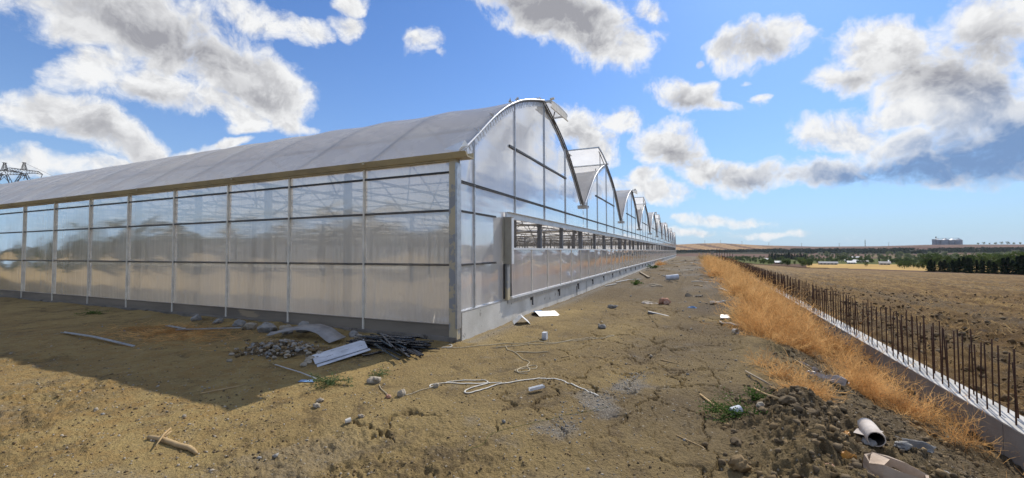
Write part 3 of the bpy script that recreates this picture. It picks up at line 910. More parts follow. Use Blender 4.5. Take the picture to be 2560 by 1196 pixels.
# gables
for k in range(NB):
    y0 = k * BAY; yc = y0 + BAY / 2
    cuts = [y0 + 0.03, y0 + 0.66, y0 + 2.71, y0 + 4.90, y0 + 7.08, y0 + 9.57]
    zb = 2.50
    mb = MB()
    for i in range(5):
        a, b = cuts[i], cuts[i + 1]
        bulge_grid(mb, lambda u, v: (0.0, a + (b - a) * u, zb + (archs(a + (b - a) * u - yc) - 0.01 - zb) * v), 10, 14, rng.uniform(0.004, 0.010), (1, 0, 0))
    if k == 0:
        for (a, b) in ((0.07, 0.66), (0.66, 2.06)):
            for (z0, z1) in ((0.52, 1.37), (1.37, 2.36), (2.36, 2.50)):
                bulge_grid(mb, lambda u, v: (0.0, a + (b - a) * u, z0 + (z1 - z0) * v), 10, 10, 0.009 if z1 < 2.4 else 0.0, (1, 0, 0))
    mb.build('gable_panel', M['gable'], house, smooth=True)
    for i in range(1, 5):
        yy = cuts[i]
        mb = MB()
        zlo = 0.52 if (k == 0 and i == 1) else zb
        mb.box((0.006, yy - 0.016, zlo), (0.028, yy + 0.016, archs(yy - yc) - 0.02))
        mb.build('gable_mullion', M['galv'], house)
    mb = MB(); mb.box((0.004, y0 + 2.35, 4.065), (0.036, y0 + 2.66, 4.12)); mb.box((0.004, y0 + 2.74, 4.065), (0.036, y0 + 7.15, 4.12))
    mb.build('gable_rail', M['rubber'], house)
    # rim of the arch: white film edge, clamping profile and a toothed tape inside it
    mb = MB()
    pts = [(0.045, yc + u, archs(u) + 0.025) for u in np.linspace(-4.7, 4.7, 61)]
    mb.tube(pts, 0.024, 6)
    mb.build('arch_rim', M['white'], house, smooth=True)
    mb = MB()
    for u in np.arange(-4.45, 0.1, 0.115):
        p = Vector((0.012, yc + u, archs(u) - 0.03)); q = Vector((0.012, yc + u + 0.075, archs(u + 0.075) - 0.03))
        dn = Vector((0, 0, -0.115 - 0.02 * rng.random())) + Vector((0, 0.05 if u < -1 else 0.0, 0))
        lift = Vector((rng.uniform(0.004, 0.014), 0, 0))
        mb.add([p, q, q + dn + lift, p + dn + lift], [(0, 1, 2, 3)])
    mb.build('rim_tape', M['tape'], house)
    # dark edge under the right-hand slope
    mb = MB(); mb.tube([(0.065, yc + u, archs(u) - 0.015) for u in np.linspace(0.15, 4.7, 40)], 0.014, 5); mb.build('arch_clamp', M['rubber'], house, smooth=True)
mb = MB(); mb.box((0.004, 0.07, 2.885), (0.034, NB * BAY, 2.905)); mb.box((0.004, 0.07, 2.918), (0.030, NB * BAY, 2.936)); mb.build('gable_rail', M['rubber'], house)
for z in (2.36, 1.37):
    mb = MB(); mb.box((0.004, 0.07, z - 0.012), (0.032, 0.60, z + 0.004)); mb.box((0.004, 0.69, z - 0.012), (0.032, 1.62, z + 0.004))
    mb.box((0.004, 0.07, z + 0.010), (0.028, 0.60, z + 0.024)); mb.box((0.004, 0.69, z + 0.010), (0.028, 1.62, z + 0.024))
    mb.build('gable_rail', M['rubber'], house)
mb = MB(); mb.box((0.004, 0.07, 0.502), (0.060, 2.1, 0.530)); mb.build('sill_profile', M['galv'], house)
# loose film corner at the eave
mb = MB()
mb.add([(0.10, -0.10, 3.42), (0.06, 0.35, 3.62), (0.12, 0.10, 3.66), (-0.25, -0.02, 3.50), (0.14, -0.05, 3.50)], [(0, 1, 2), (0, 2, 3), (0, 4, 1)])
mb.build('film_corner', M['white'], house)
# crumpled film ends along the first arch
mb = MB()
for (u, s) in ((-2.35, 0.16), (-1.9, 0.12), (-0.35, 0.10), (2.75, 0.16), (2.95, 0.11), (-3.3, 0.10), (-4.0, 0.12)):
    b = Vector((0.03, BAY / 2 + u, archs(u) + 0.06))
    for q in range(7):
        a = Vector((rng.uniform(-s, s * 0.6), rng.uniform(-s, s), rng.uniform(0, s * 0.7)))
        c = Vector((rng.uniform(-s, s * 0.6), rng.uniform(-s, s), rng.uniform(-0.02, s * 0.5)))
        mb.add([b, b + a, b + c], [(0, 1, 2)])
mb.build('film_scrap', M['white'], house)

# the side vent: header, open strip, dusty sheet below
YV0, YV1 = 2.10, NB * BAY - 0.2
mb = MB(); mb.box((0.02, YV0 - 0.02, 2.365), (0.075, YV1, 2.505)); mb.box((0.02, YV0 - 0.02, 2.505), (0.14, YV1, 2.512)); mb.build('header_flashing', M['white'], house)
mb = MB(); mb.box((0.09, YV0 + 0.1, 1.655), (0.15, YV1, 1.700)); mb.build('vent_ledge', M['white'], house)
mb = MB(); mb.box((0.095, YV0 + 0.1, 0.540), (0.150, YV1, 0.590)); mb.build('vent_ledge', M['white'], house)
mb = MB(); mb.box((0.052, YV0, 0.44), (0.094, YV1, 0.56)); mb.build('sill_profile', M['galv'], house)
y = YV0 + 0.12
seams = []
while y < YV1 - 0.1:
    y2 = min(y + 1.28, YV1)
    mb = MB()
    bulge_grid(mb, lambda u, v: (0.125, y + 0.004 + (y2 - y - 0.008) * u, 0.59 + (1.655 - 0.59) * v), 8, 10, rng.uniform(0.004, 0.012), (1, 0, 0))
    mb.box((0.126, y2 - 0.010, 0.59), (0.142, y2 + 0.010, 1.655))
    o = mb.build('vent_panel', M['dusty'], house, smooth=False)
    o.data.materials.append(M['postwhite'])
    o.data.polygons.foreach_set('material_index', [0] * 80 + [1] * 6)
    o.data.polygons.foreach_set('use_smooth', [True] * 80 + [False] * 6)
    y = y2
for y in np.arange(3.6, 60, 2.4):
    mb = MB(); mb.box((0.06, y - 0.03, 0.36), (0.10, y + 0.03, 0.44)); mb.tube([(0.08, y + 0.09, 0.22), (0.08, y + 0.09, 0.46)], 0.018, 6); mb.build('vent_bracket', M['rubber'], house)
mb = MB(); mb.tube([(0.085, 8.2, 0.02), (0.085, 8.2, 0.36)], 0.014, 6); mb.build('drain_pipe', M['rubber'], house)
# drive box at the vent's near end
vb = MB()
vb.box((0.030, 1.97, 1.34), (0.225, 2.09, 2.37)); vb.box((0.025, 1.965, 2.37), (0.23, 2.095, 2.385)); vb.box((0.030, 1.93, 1.40), (0.06, 1.97, 2.34))
bx = vb.build('vent_box', M['boxpaint'], house)
mb = MB(); mb.box((0.225, 1.985, 1.335), (0.231, 2.11, 2.36)); mb.box((0.15, 2.092, 1.335), (0.225, 2.11, 2.36)); mb.build('cover', M['white'], bx)
mb = MB(); mb.box((0.05, 2.115, 1.36), (0.14, 2.19, 2.362)); mb.build('vent_jamb', M['galv'], house)
mb = MB(); mb.box((0.03, 2.0, 0.53), (0.12, 2.14, 1.338)); mb.build('vent_stop', M['primer'], house)
mb = MB(); mb.box((0.03, 1.955, 0.56), (0.07, 1.985, 1.336)); mb.build('seal_strip', M['rubber'], house)

# roof vents hinged at the ridge
for k in range(NB):
    yc = (k + 0.5) * BAY
    if k % 2 == 0:
        hinge = Vector((0, yc + 0.05, 5.96)); tip = Vector((0, yc + 1.85, 6.06))
    else:
        hinge = Vector((0, yc - 0.02, 5.97)); tip = Vector((0, yc - 2.05, 6.35))
    def at(x, t, lift=0.0):
        p = hinge.lerp(tip, t); n = Vector((0, -(tip - hinge).z, (tip - hinge).y)).normalized()
        if n.z < 0: n = -n
        return Vector((x, p.y, p.z)) + n * (0.05 * math.sin(math.pi * t) + lift)
    xa = 0.22 if k % 2 == 0 else 0.10
    fm = MB()
    for t in (0.0, 1.0):
        fm.bar(at(xa, t), at(XEND, t), 0.06, 0.05)
    if k % 2 == 1:
        fm.bar((xa + 0.05, yc - 0.02, 5.97), (XEND, yc - 0.02, 5.97), 0.07, 0.05)
    for x in [xa - 0.02] + POSTS:
        for i in range(6):
            fm.bar(at(x, i / 6), at(x, (i + 1) / 6), 0.05, 0.07)
    vent = fm.build('roof_vent', M['galv'], house)
    sk = MB()
    n = 8
    vs = [at(x, i / n, 0.035) for x in (xa + 0.02, XEND) for i in range(n + 1)]
    sk.add(vs, [(i, i + 1, n + 2 + i, n + 1 + i) for i in range(n)])
    sk.build('vent_film', M['film'], vent, smooth=True)
    for j, x in enumerate([0.0] + POSTS[1:12:2]):
        br = MB()
        if k % 2 == 0:
            br.bar((x, yc + 0.95, archs(0.95)), at(x, 0.62, -0.05), 0.03); br.bar((x, yc + 0.25, archs(0.25) - 0.1), (x, yc + 1.3, archs(1.3) + 0.1), 0.03)
        else:
            br.bar((x, yc - 1.35, archs(1.35)), at(x, 0.68, -0.03), 0.03); br.bar((x, yc - 0.25, archs(0.25)), at(x, 0.78, -0.03), 0.03)
        br.build('vent_stay', M['frame'], vent)
    if k % 2 == 0:
        ec = MB()
        ec.add([at(xa + 0.01, t, s) for t in (0.05, 0.95) for s in (-0.17, 0.03)], [(0, 1, 3, 2)])
        ec.tube([at(xa, 0.0, 0.05), at(xa + 0.12, 0.0, 0.06)], 0.035, 6)
        ec.bar(at(xa + 0.015, 0.0, -0.17), at(xa + 0.015, 1.0, -0.17), 0.03, 0.03)
        ec.build('vent_end', M['postwhite'], vent)

# columns and trusses inside
frames_x = [-0.10] + [-2.93, -5.47, -8.22, -11.1] + [-13.9 - 2.75 * i for i in range(20)]
ncol = 0
crest = MB()
for k in range(NB + 1):
    yc = k * BAY + (0.36 if k == 0 else 0.0)
    for i, x in enumerate(frames_x):
        if k > 0 and i > 0 and i % 2 == 0:
            continue
        if k == 0 and i == 0:
            continue
        mb = crest if ncol >= 70 or k > 5 else MB()
        w = 0.075
        xx = x - 0.02
        mb.box((xx - w, yc - 0.05, 0.0), (xx + w, yc + 0.05, EAVE - 0.03))
        if mb is not crest:
            mb.build('column', M['frame'], house); ncol += 1
# posts in the gable plane behind the vent
for k in range(NB):
    for dy in (2.71, 4.90, 7.08):
        mb = crest if k > 7 else MB()
        yy = k * BAY + dy
        mb.box((-0.20, yy - 0.06, 0.0), (-0.10, yy + 0.06, 3.30))
        if mb is not crest:
            mb.build('column', M['frame'], house)
tag(crest.build('column', M['frame'], house), kind='stuff')
for i, x in enumerate([-0.25] + [-5.5 * q for q in range(1, 13)]):
    tr = MB()
    for k in range(NB):
        y0 = k * BAY + 0.1; y1 = (k + 1) * BAY - 0.1; yc = (k + 0.5) * BAY
        tr.bar((x, y0, 3.26), (x, y1, 3.26), 0.05, 0.06)
        tr.bar((x, y0, 2.86), (x, y1, 2.86), 0.035, 0.04)
        for q in range(8):
            a = y0 + (y1 - y0) * q / 8; b = y0 + (y1 - y0) * (q + 1) / 8
            tr.bar((x, a, 2.86 if q % 2 else 3.26), (x, b, 3.26 if q % 2 else 2.86), 0.022)
        for u in (-3.1, -1.2, 1.2, 3.1):
            tr.bar((x, yc + u * 0.75, 3.27), (x, yc + u, archs(u) - 0.02), 0.03)
        tr.bar((x, y0 + 0.05, 2.3), (x, y0 + 1.4, 3.25), 0.04); tr.bar((x, y1 - 0.05, 2.3), (x, y1 - 1.4, 3.25), 0.04)
    tr.build('roof_truss', M['frame'], house)
for x in (-2.75, -8.25, -13.75, -19.25, -24.75):
    tb = MB(); tb.bar((x, 0.1, 3.24), (x, NB * BAY - 0.1, 3.24), 0.045, 0.05); tb.bar((x, 0.1, 2.95), (x, NB * BAY - 0.1, 2.95), 0.03, 0.03)
    tb.build('tie_beam', M['frame'], house)
# purlins and screen wires running the length of the house
pl = MB()
for k in range(NB):
    yc = (k + 0.5) * BAY
    for u in (-2.0, -3.6, 2.0, 3.6):
        pl.bar((-0.1, yc + u, archs(u) - 0.06), (XEND, yc + u, archs(u) - 0.06), 0.035)
    for u in (-3.2, 0, 3.2):
        pl.bar((-0.1, yc + u, 3.20), (XEND, yc + u, 3.20), 0.03)
tag(pl.build('purlin', M['frame'], house), kind='stuff')
mb = MB()
bulge_grid(mb, lambda u, v: (XEND, NB * BAY * u, 0.1 + 3.2 * v), 4, 4, 0.0, (1, 0, 0))
mb.build('rear_wall', M['gable'], house)
mb = MB()
bulge_grid(mb, lambda u, v: (XEND * u, NB * BAY, 0.1 + 3.2 * v), 4, 4, 0.0, (0, 1, 0))
mb.build('rear_wall', M['gable'], house)

# ------------------------------------------------------------------ more materials
def foliage(name, a, b, trans=0.25, vary=True):
    m = bpy.data.materials.new(name); m.use_nodes = True
    N = NT(m.node_tree); N.n.clear()
    tc = N.new('ShaderNodeTexCoord')
    n = N.noise(tc.outputs['Object'], 1.7, 6, 0.72)
    col = N.mix(N.ss(n, 0.40, 0.60), c4(a), c4(b))
    if vary:
        oi = N.new('ShaderNodeObjectInfo')
        col = N.mix(1.0, col, N.mix(oi.outputs['Random'], c4((0.72, 0.78, 0.70)), c4((1.25, 1.2, 1.1))), 'MULTIPLY')
    df = N.new('ShaderNodeBsdfDiffuse'); N.put(df.inputs[0], col)
    tl = N.new('ShaderNodeBsdfTranslucent'); N.put(tl.inputs[0], col)
    ms = N.new('ShaderNodeMixShader'); ms.inputs[0].default_value = trans
    N.l.new(df.outputs[0], ms.inputs[1]); N.l.new(tl.outputs[0], ms.inputs[2])
    out = N.new('ShaderNodeOutputMaterial'); N.l.new(ms.outputs[0], out.inputs[0])
    return m
M['weed'] = foliage('dry_weed_stalks', (0.82, 0.52, 0.225), (0.50, 0.275, 0.105), 0.45, False)
M['weedpale'] = foliage('pale_weed_stalks', (0.56, 0.40, 0.20), (0.42, 0.29, 0.14), 0.35, False)
M['leaf'] = foliage('green_leaves', (0.105, 0.165, 0.050), (0.060, 0.110, 0.030), 0.3)
M['leafpale'] = foliage('grey_green_leaves', (0.20, 0.24, 0.13), (0.13, 0.165, 0.085), 0.3)
M['needles'] = foliage('conifer_needles', (0.036, 0.056, 0.031), (0.022, 0.037, 0.022), 0.1)
M['crown'] = foliage('tree_leaves', (0.120, 0.160, 0.058), (0.070, 0.100, 0.036), 0.3)
M['crownpale'] = foliage('willow_leaves', (0.24, 0.27, 0.15), (0.15, 0.18, 0.095), 0.35)
M['wood_far'] = foliage('far_wood_leaves', (0.040, 0.058, 0.030), (0.026, 0.040, 0.022), 0.1)
M['bark'] = plain('bark', (0.12, 0.09, 0.06), 0.9, 0, 0.3, bump=0.004)
M['stalk'] = plain('dry_stick', (0.50, 0.36, 0.19), 0.8, 0, 0.2, scale=9, base2=(0.36, 0.25, 0.13))
M['rust'] = plain('rusty_rebar', (0.115, 0.060, 0.038), 0.85, 0.2, 0.2, scale=20, base2=(0.065, 0.040, 0.030))
M['wallface'] = plain('footing_concrete', (0.33, 0.315, 0.29), 0.9, 0, 0.15, scale=1.2, base2=(0.25, 0.235, 0.215), bump=0.006, bscale=25)
M['walltop'] = plain('sunlit_top', (0.62, 0.605, 0.57), 0.85, 0, 0.1, scale=2.5, base2=(0.44, 0.425, 0.39), bump=0.008, bscale=30)  # sunlight on the concrete wall's top is put into this paler colour
M['stone'] = plain('pale_stone', (0.41, 0.36, 0.285), 0.9, 0, 0.2, scale=8, base2=(0.29, 0.25, 0.195), bump=0.004, bscale=40)
M['stonegrey'] = plain('grey_stone', (0.33, 0.32, 0.30), 0.9, 0, 0.2, scale=9, base2=(0.20, 0.195, 0.185), bump=0.004, bscale=40)
M['clod'] = plain('dry_clod', (0.270, 0.190, 0.098), 0.95, 0, 0.2, scale=9, base2=(0.185, 0.130, 0.070), bump=0.006, bscale=50)
M['clodmoist'] = plain('damp_clod', (0.175, 0.130, 0.078), 0.95, 0, 0.2, scale=9, base2=(0.115, 0.088, 0.056), bump=0.006, bscale=50)
M['clodfield'] = plain('field_clod', (0.165, 0.110, 0.056), 0.95, 0, 0.1, scale=6, base2=(0.095, 0.064, 0.036), bump=0.01, bscale=30)
M['brick'] = plain('broken_brick', (0.42, 0.20, 0.13), 0.9, 0, 0.2, scale=9, base2=(0.50, 0.36, 0.28), bump=0.004)
M['black'] = plain('black_plastic', (0.016, 0.016, 0.018), 0.28, 0, 0.6, scale=12)
M['enamel'] = plain('white_enamel_sheet', (0.66, 0.70, 0.76), 0.35, 0.05, 0.05, scale=3)
M['greysheet'] = plain('grey_fibre_sheet', (0.36, 0.345, 0.33), 0.7, 0, 0.12, scale=3)
M['string'] = plain('white_tape', (0.70, 0.67, 0.60), 0.6, 0, 0.08, scale=9)
M['twine'] = plain('pale_twine', (0.56, 0.48, 0.34), 0.8, 0, 0.12, scale=14)
M['cardboard'] = plain('pale_card_tube', (0.70, 0.63, 0.56), 0.8, 0, 0.12, scale=7, base2=(0.54, 0.47, 0.41))
M['dark'] = plain('tube_inside', (0.05, 0.045, 0.042), 0.9)
M['sack'] = plain('paper_sack', (0.58, 0.46, 0.35), 0.8, 0, 0.15, scale=6, base2=(0.46, 0.35, 0.255), bump=0.006, bscale=14)
M['red'] = plain('red_print', (0.30, 0.045, 0.030), 0.7)
M['orange'] = plain('orange_wrapper', (0.60, 0.28, 0.05), 0.5)
M['plasticbag'] = plain('dirty_plastic', (0.48, 0.42, 0.38), 0.45, 0, 0.2, scale=8, base2=(0.34, 0.28, 0.24))
M['bluefoil'] = plain('blue_film', (0.20, 0.36, 0.62), 0.4)
M['timber'] = plain('grey_timber', (0.36, 0.30, 0.22), 0.85, 0, 0.2, scale=9, base2=(0.24, 0.20, 0.15), stretch=(1, 6, 6))
M['pencil'] = plain('pencil_marks', (0.10, 0.11, 0.14), 0.8)
M['pylon'] = plain('pylon_steel', (0.075, 0.072, 0.075), 0.7, 0.2)
M['silo'] = plain('silo_sheet', (0.27, 0.29, 0.33), 0.5, 0.3, 0.1, scale=0.3, base2=(0.22, 0.24, 0.28))
M['siloroof'] = plain('silo_roof', (0.70, 0.72, 0.74), 0.5, 0.2, 0.05)
M['whiteroof'] = plain('white_roof', (0.78, 0.78, 0.76), 0.5, 0, 0.05)
M['plaster'] = plain('pale_plaster', (0.52, 0.48, 0.42), 0.9, 0, 0.1)
M['tile'] = plain('red_tiles', (0.40, 0.20, 0.13), 0.85, 0, 0.15, scale=4)
M['greyroof'] = plain('grey_roof', (0.34, 0.34, 0.35), 0.7, 0, 0.1)

def lump(seed, n=2, rough=0.25, flat=0.8, chip=0.0):
    """an uneven stone or clod of unit radius"""
    bm_v = []
    t = (1 + 5 ** 0.5) / 2
    v = [Vector(p).normalized() for p in ((-1, t, 0), (1, t, 0), (-1, -t, 0), (1, -t, 0), (0, -1, t), (0, 1, t), (0, -1, -t), (0, 1, -t), (t, 0, -1), (t, 0, 1), (-t, 0, -1), (-t, 0, 1))]
    f = [(0, 11, 5), (0, 5, 1), (0, 1, 7), (0, 7, 10), (0, 10, 11), (1, 5, 9), (5, 11, 4), (11, 10, 2), (10, 7, 6), (7, 1, 8), (3, 9, 4), (3, 4, 2), (3, 2, 6), (3, 6, 8), (3, 8, 9), (4, 9, 5), (2, 4, 11), (6, 2, 10), (8, 6, 7), (9, 8, 1)]
    for _ in range(n - 1):
        cache = {}; nf = []
        def mid(a, b):
            k = (min(a, b), max(a, b))
            if k not in cache:
                v.append(((v[a] + v[b]) / 2).normalized()); cache[k] = len(v) - 1
            return cache[k]
        for a, b, c in f:
            ab, bc, ca = mid(a, b), mid(b, c), mid(c, a)
            nf += [(a, ab, ca), (b, bc, ab), (c, ca, bc), (ab, bc, ca)]
        f = nf
    r = np.random.default_rng(seed)
    cuts = [(Vector(r.normal(size=3)).normalized(), r.uniform(0.62, 0.95)) for _ in range(6)]
    P = np.array([tuple(p) for p in v])
    k = 1 + rough * (fbm(P[:, 0] * 1.6 + seed, P[:, 1] * 1.6 + P[:, 2] * 1.3, 3, seed) * 1.6)
    P = P * k[:, None]
    if n >= 3:
        kk = fbm(P[:, 0] * 5 + seed, P[:, 1] * 5 + P[:, 2] * 4.1, 3, seed + 3)
        P = P * (1 + 0.22 * kk)[:, None]
    for c, h in cuts:
        c = np.array(c); d = P @ c
        P = P - np.clip(d - h, 0, None)[:, None] * c * 0.85
    P[:, 2] *= flat
    return P, np.array(f)

LUMPS = [lump(i, 2, 0.55, 0.8) for i in range(8)]
LUMPS0 = [lump(i + 40, 1, 0.75, 0.85) for i in range(10)]

def scatter_lumps(name, xs, ys, sizes, mats, label, cat, shapes=LUMPS0, sink=0.25):
    """a great many small stones or clods as one stuff object"""
    zs = height(xs, ys)
    V = []; F = []; off = 0; MI = []
    for q, (P, f) in enumerate(shapes):
        k = np.arange(q, len(xs), len(shapes)); n = len(k)
        if n == 0:
            continue
        a = nrg.uniform(0, 6.283, n)[:, None]; c, s = np.cos(a), np.sin(a)
        Q = P[None] * (sizes[k][:, None] * nrg.uniform(0.8, 1.2, (n, 3)))[:, None, :]
        Q = np.stack([Q[..., 0] * c - Q[..., 1] * s + xs[k][:, None], Q[..., 0] * s + Q[..., 1] * c + ys[k][:, None], Q[..., 2] + (zs[k] + sizes[k] * (0.75 - sink * 2) * 0.6)[:, None]], -1)
        V.append(Q.reshape(-1, 3)); F.append((f[None] + (off + np.arange(n) * len(P))[:, None, None]).reshape(-1, 3)); off += n * len(P)
        MI.append(np.repeat(nrg.integers(0, len(mats), n), len(f)).astype(np.int32))
    o = np_mesh(name, np.concatenate(V), np.concatenate(F), mats, False)
    o.data.polygons.foreach_set('material_index', np.concatenate(MI))
    return tag(o, label, cat, kind='stuff')

def rock(name, x, y, size, mat, label, cat, seed, group=None, flat=0.75, rotz=None, stretch=(1, 1), zoff=0.0):
    P, f = lump(seed, 4, 0.36, flat)
    P = P * size * np.array([stretch[0], stretch[1], 1])
    z = gz(x, y) + zoff
    o = np_mesh(name, P + (0, 0, size * flat * 0.55), f, mat, False)
    o.location = (x, y, z); o.rotation_euler = (0, 0, rng.uniform(0, 6.28) if rotz is None else rotz)
    return tag(o, label, cat, group)

# ------------------------------------------------------------------ footing wall with starter bars
def wall_x(y):
    return WALL_X0 + WALL_K * y
wall = empty('footing_wall', (wall_x(0), 0, -0.3))
tag(wall, 'low concrete footing wall with a pale sunlit top and rows of rusty starter bars', 'wall')
def wpart(mb, name, mat, smooth=False):
    o = mb.build(name, mat, None, (0, 0, 0), smooth)
    o.parent = wall; o.matrix_parent_inverse = Matrix.Translation((-wall.location[0], -wall.location[1], -wall.location[2]))
    return o
body = MB(); top = MB()
ysw = [-7.0] + list(np.arange(-4, 100, 4.0))
for a, b in zip(ysw[:-1], ysw[1:]):
    for mbq, z0, z1, w in ((body, -3.4, -0.315, 0.15), (top, -0.315, -0.300, 0.156)):
        vs = [(wall_x(yy) + sx * w, yy, zz) for yy in (a, b - (0.012 if mbq is body else 0)) for sx in (-1, 1) for zz in (z0, z1)]
        mbq.add(vs, [(0, 1, 3, 2), (4, 6, 7, 5), (0, 4, 5, 1), (2, 3, 7, 6), (1, 5, 7, 3)])
wpart(body, 'wall_body', M['wallface']); wpart(top, 'wall_top', M['walltop'])
yb = -1.9; n = 0; tail = MB()
bars_far = MB()
while yb < 92:
    for sx in ((-0.075, 0.075) if rng.random() < 0.85 else (rng.choice((-0.075, 0.075)),)):
        yy = yb + rng.uniform(-0.06, 0.06)
        h = rng.uniform(0.74, 0.86) if rng.random() < 0.88 else rng.uniform(0.55, 0.74)
        lx, ly = rng.gauss(0, 0.014), rng.gauss(0, 0.018)
        x0 = wall_x(yy) + sx
        pts = [(x0, yy, -0.33), (x0 + lx * 0.4, yy + ly * 0.5, -0.3 + h * 0.5), (x0 + lx, yy + ly, -0.3 + h)]
        r = 0.0085 if yb < 12 else 0.012
        if n < 99:
            mb = MB(); mb.tube(pts, r, 6); wpart(mb, 'starter_bar', M['rust'], True); n += 1
        else:
            tail.tube(pts, r, 5)
    yb += rng.uniform(0.17, 0.27)
tag(wpart(tail, 'starter_bar', M['rust'], True), kind='stuff')

px, py = 8.35, 101.0
pz = gz(px, py)
post = MB(); post.box((px - 0.35, py - 0.3, pz - 0.3), (px + 0.35, py + 0.3, pz + 1.5)); post.box((px - 0.40, py - 0.35, pz + 1.5), (px + 0.40, py + 0.35, pz + 1.62))
po = tag(post.build('concrete_pier', M['wallface'], None, (px, py, pz)), 'small pale concrete pier at the far end of the dirt track', 'pier')
for i in range(7):
    bar = MB(); bar.tube([(px + 1.1 + i * 0.5, py + 2 - i * 0.6, pz - 0.8), (px + 1.12 + i * 0.5, py + 2 - i * 0.6, pz + 2.3 - i * 0.2)], 0.05, 5)
    tag(bar.build('steel_bar', M['rust'], None, (px + 1.1 + i * 0.5, py + 2 - i * 0.6, pz - 0.8)), 'rusty upright steel bar in the far cluster beside the concrete pier', 'steel bar', 'upright steel bars beside the far pier')

# ------------------------------------------------------------------ dry weeds
def ribbons(P0, D, L, W, bend, seg=3):
    """thin curved stalks: start points, directions, lengths, widths"""
    n = len(P0)
    side = np.cross(D, nrg.normal(size=(n, 3))); side /= np.linalg.norm(side, axis=1)[:, None] + 1e-9
    curl = nrg.normal(size=(n, 3)) * bend
    pts = []
    p = P0.copy(); d = D.copy()
    ctr = [p.copy()]
    for s in range(seg):
        p = p + d * (L / seg)[:, None]
        d = d + curl / seg; d /= np.linalg.norm(d, axis=1)[:, None]
        ctr.append(p.copy())
    V = []
    for s in range(seg + 1):
        w = (W * (1 - 0.6 * s / seg))[:, None] * side * 0.5
        V += [ctr[s] - w, ctr[s] + w]
    V = np.stack(V, 1)                       # n, 2*(seg+1), 3
    base = (np.arange(n) * 2 * (seg + 1))[:, None]
    F = np.concatenate([base + np.array([[2 * s, 2 * s + 1, 2 * s + 3, 2 * s + 2]]) for s in range(seg)])
    return V.reshape(-1, 3), F, ctr

def weed_geom(clumps):
    VV = []; FF = []; off = 0
    for (x, y, r, h, dens, wd) in clumps:
        ns = int(46 * dens)
        z = gz(x, y) - 0.01
        ang = nrg.uniform(0, 6.283, ns); up = nrg.uniform(0.12, 1.0, ns)
        D = np.stack([np.cos(ang) * np.sqrt(1 - up ** 2), np.sin(ang) * np.sqrt(1 - up ** 2), up * h / r], 1); D /= np.linalg.norm(D, axis=1)[:, None]
        P0 = np.stack([x + nrg.normal(0, 0.25 * r, ns), y + nrg.normal(0, 0.25 * r, ns), np.full(ns, z)], 1)
        L = r * nrg.uniform(0.6, 1.15, ns)
        V, F, ctr = ribbons(P0, D, L, np.full(ns, wd * 1.3), 0.5)
        VV.append(V); FF.append(F + off); off += len(V)
        for lvl in (1, 2, 3):
            for rep in range(3):
                B = ctr[lvl] if rep != 1 else (ctr[lvl] + ctr[lvl - 1]) / 2
                D2 = D + nrg.normal(size=(ns, 3)) * 0.75; D2[:, 2] += 0.15; D2 /= np.linalg.norm(D2, axis=1)[:, None]
                V, F, _ = ribbons(B, D2, r * nrg.uniform(0.18, 0.45, ns), np.full(ns, wd), 0.8, 2)
                VV.append(V); FF.append(F + off); off += len(V)
    return np.concatenate(VV), np.concatenate(FF)

clumps = []
def strip(y0, y1, u0, u1, per_m, r0, r1, dens, wd):
    n = int((y1 - y0) * per_m)
    for _ in range(n):
        y = rng.uniform(y0, y1); u = rng.uniform(u0, u1); r = rng.uniform(r0, r1)
        if vnoise(np.array([y * 0.55]), np.array([u * 1.1]), 31)[0] < -0.08: continue
        clumps.append((wall_x(y) + u, y, r, r * 1.05, dens, wd))
strip(-0.8, 2.0, -1.30, -0.45, 7, 0.26, 0.46, 1.1, 0.0045)
strip(1.6, 2.6, -2.15, -1.5, 4, 0.30, 0.42, 1.0, 0.0045)
strip(2.2, 5.2, -2.45, -0.6, 13, 0.34, 0.66, 1.15, 0.0050)
strip(5.2, 7.4, -1.5, -0.7, 3, 0.24, 0.40, 0.9, 0.006)
strip(7.8, 16, -2.1, -0.35, 7.5, 0.45, 0.85, 0.85, 0.008)
strip(16, 34, -2.8, -0.35, 5.0, 0.55, 1.05, 0.65, 0.012)
strip(36, 62, -3.0, -0.35, 2.6, 0.6, 1.1, 0.5, 0.020)
strip(-2.6, -0.6, -1.05, -0.35, 7, 0.26, 0.42, 0.85, 0.0040)
strip(-4.6, -2.6, -0.9, -0.3, 5, 0.2, 0.34, 0.6, 0.0040)
strip(20, 90, 0.35, 1.0, 0.6, 0.2, 0.3, 0.4, 0.012)
strip(-1, 20, 0.3, 0.8, 1.4, 0.12, 0.22, 0.5, 0.004)
V, F = weed_geom(clumps)
o = np_mesh('dry_weeds', V, F, M['weed'], False)
tag(o, 'tangled orange brown dry weeds covering the bank beside the footing wall', 'dry weeds', kind='stuff')
def weed_thing(cl, label, mat='weed'):
    V, F = weed_geom(cl)
    x, y = cl[0][0], cl[0][1]
    o = np_mesh('dry_weed', V, F, M[mat], False, loc=(x, y, gz(x, y)))
    tag(o, label, 'dry weed')
weed_thing([(4.86, -0.35, 0.30, 0.24, 1.1, 0.0045), (4.98, -0.60, 0.26, 0.20, 0.9, 0.0045), (4.78, 0.1, 0.22, 0.18, 0.7, 0.0045)], 'small dry orange weed low on the bank crest, just above the other small one')
weed_thing([(4.95, -1.30, 0.28, 0.20, 1.2, 0.0042), (5.06, -1.10, 0.24, 0.18, 1.0, 0.0042), (4.86, -1.45, 0.2, 0.14, 0.8, 0.0042)], 'dry orange weed right behind the spoil heap and the thin stalk')
weed_thing([(7.3, 82, 1.0, 0.9, 1.2, 0.03), (6.3, 80, 0.9, 0.8, 1.0, 0.03), (5.6, 84, 1.1, 1.2, 0.9, 0.03)], 'round dry weed bush alone near the far end of the track', 'weedpale')
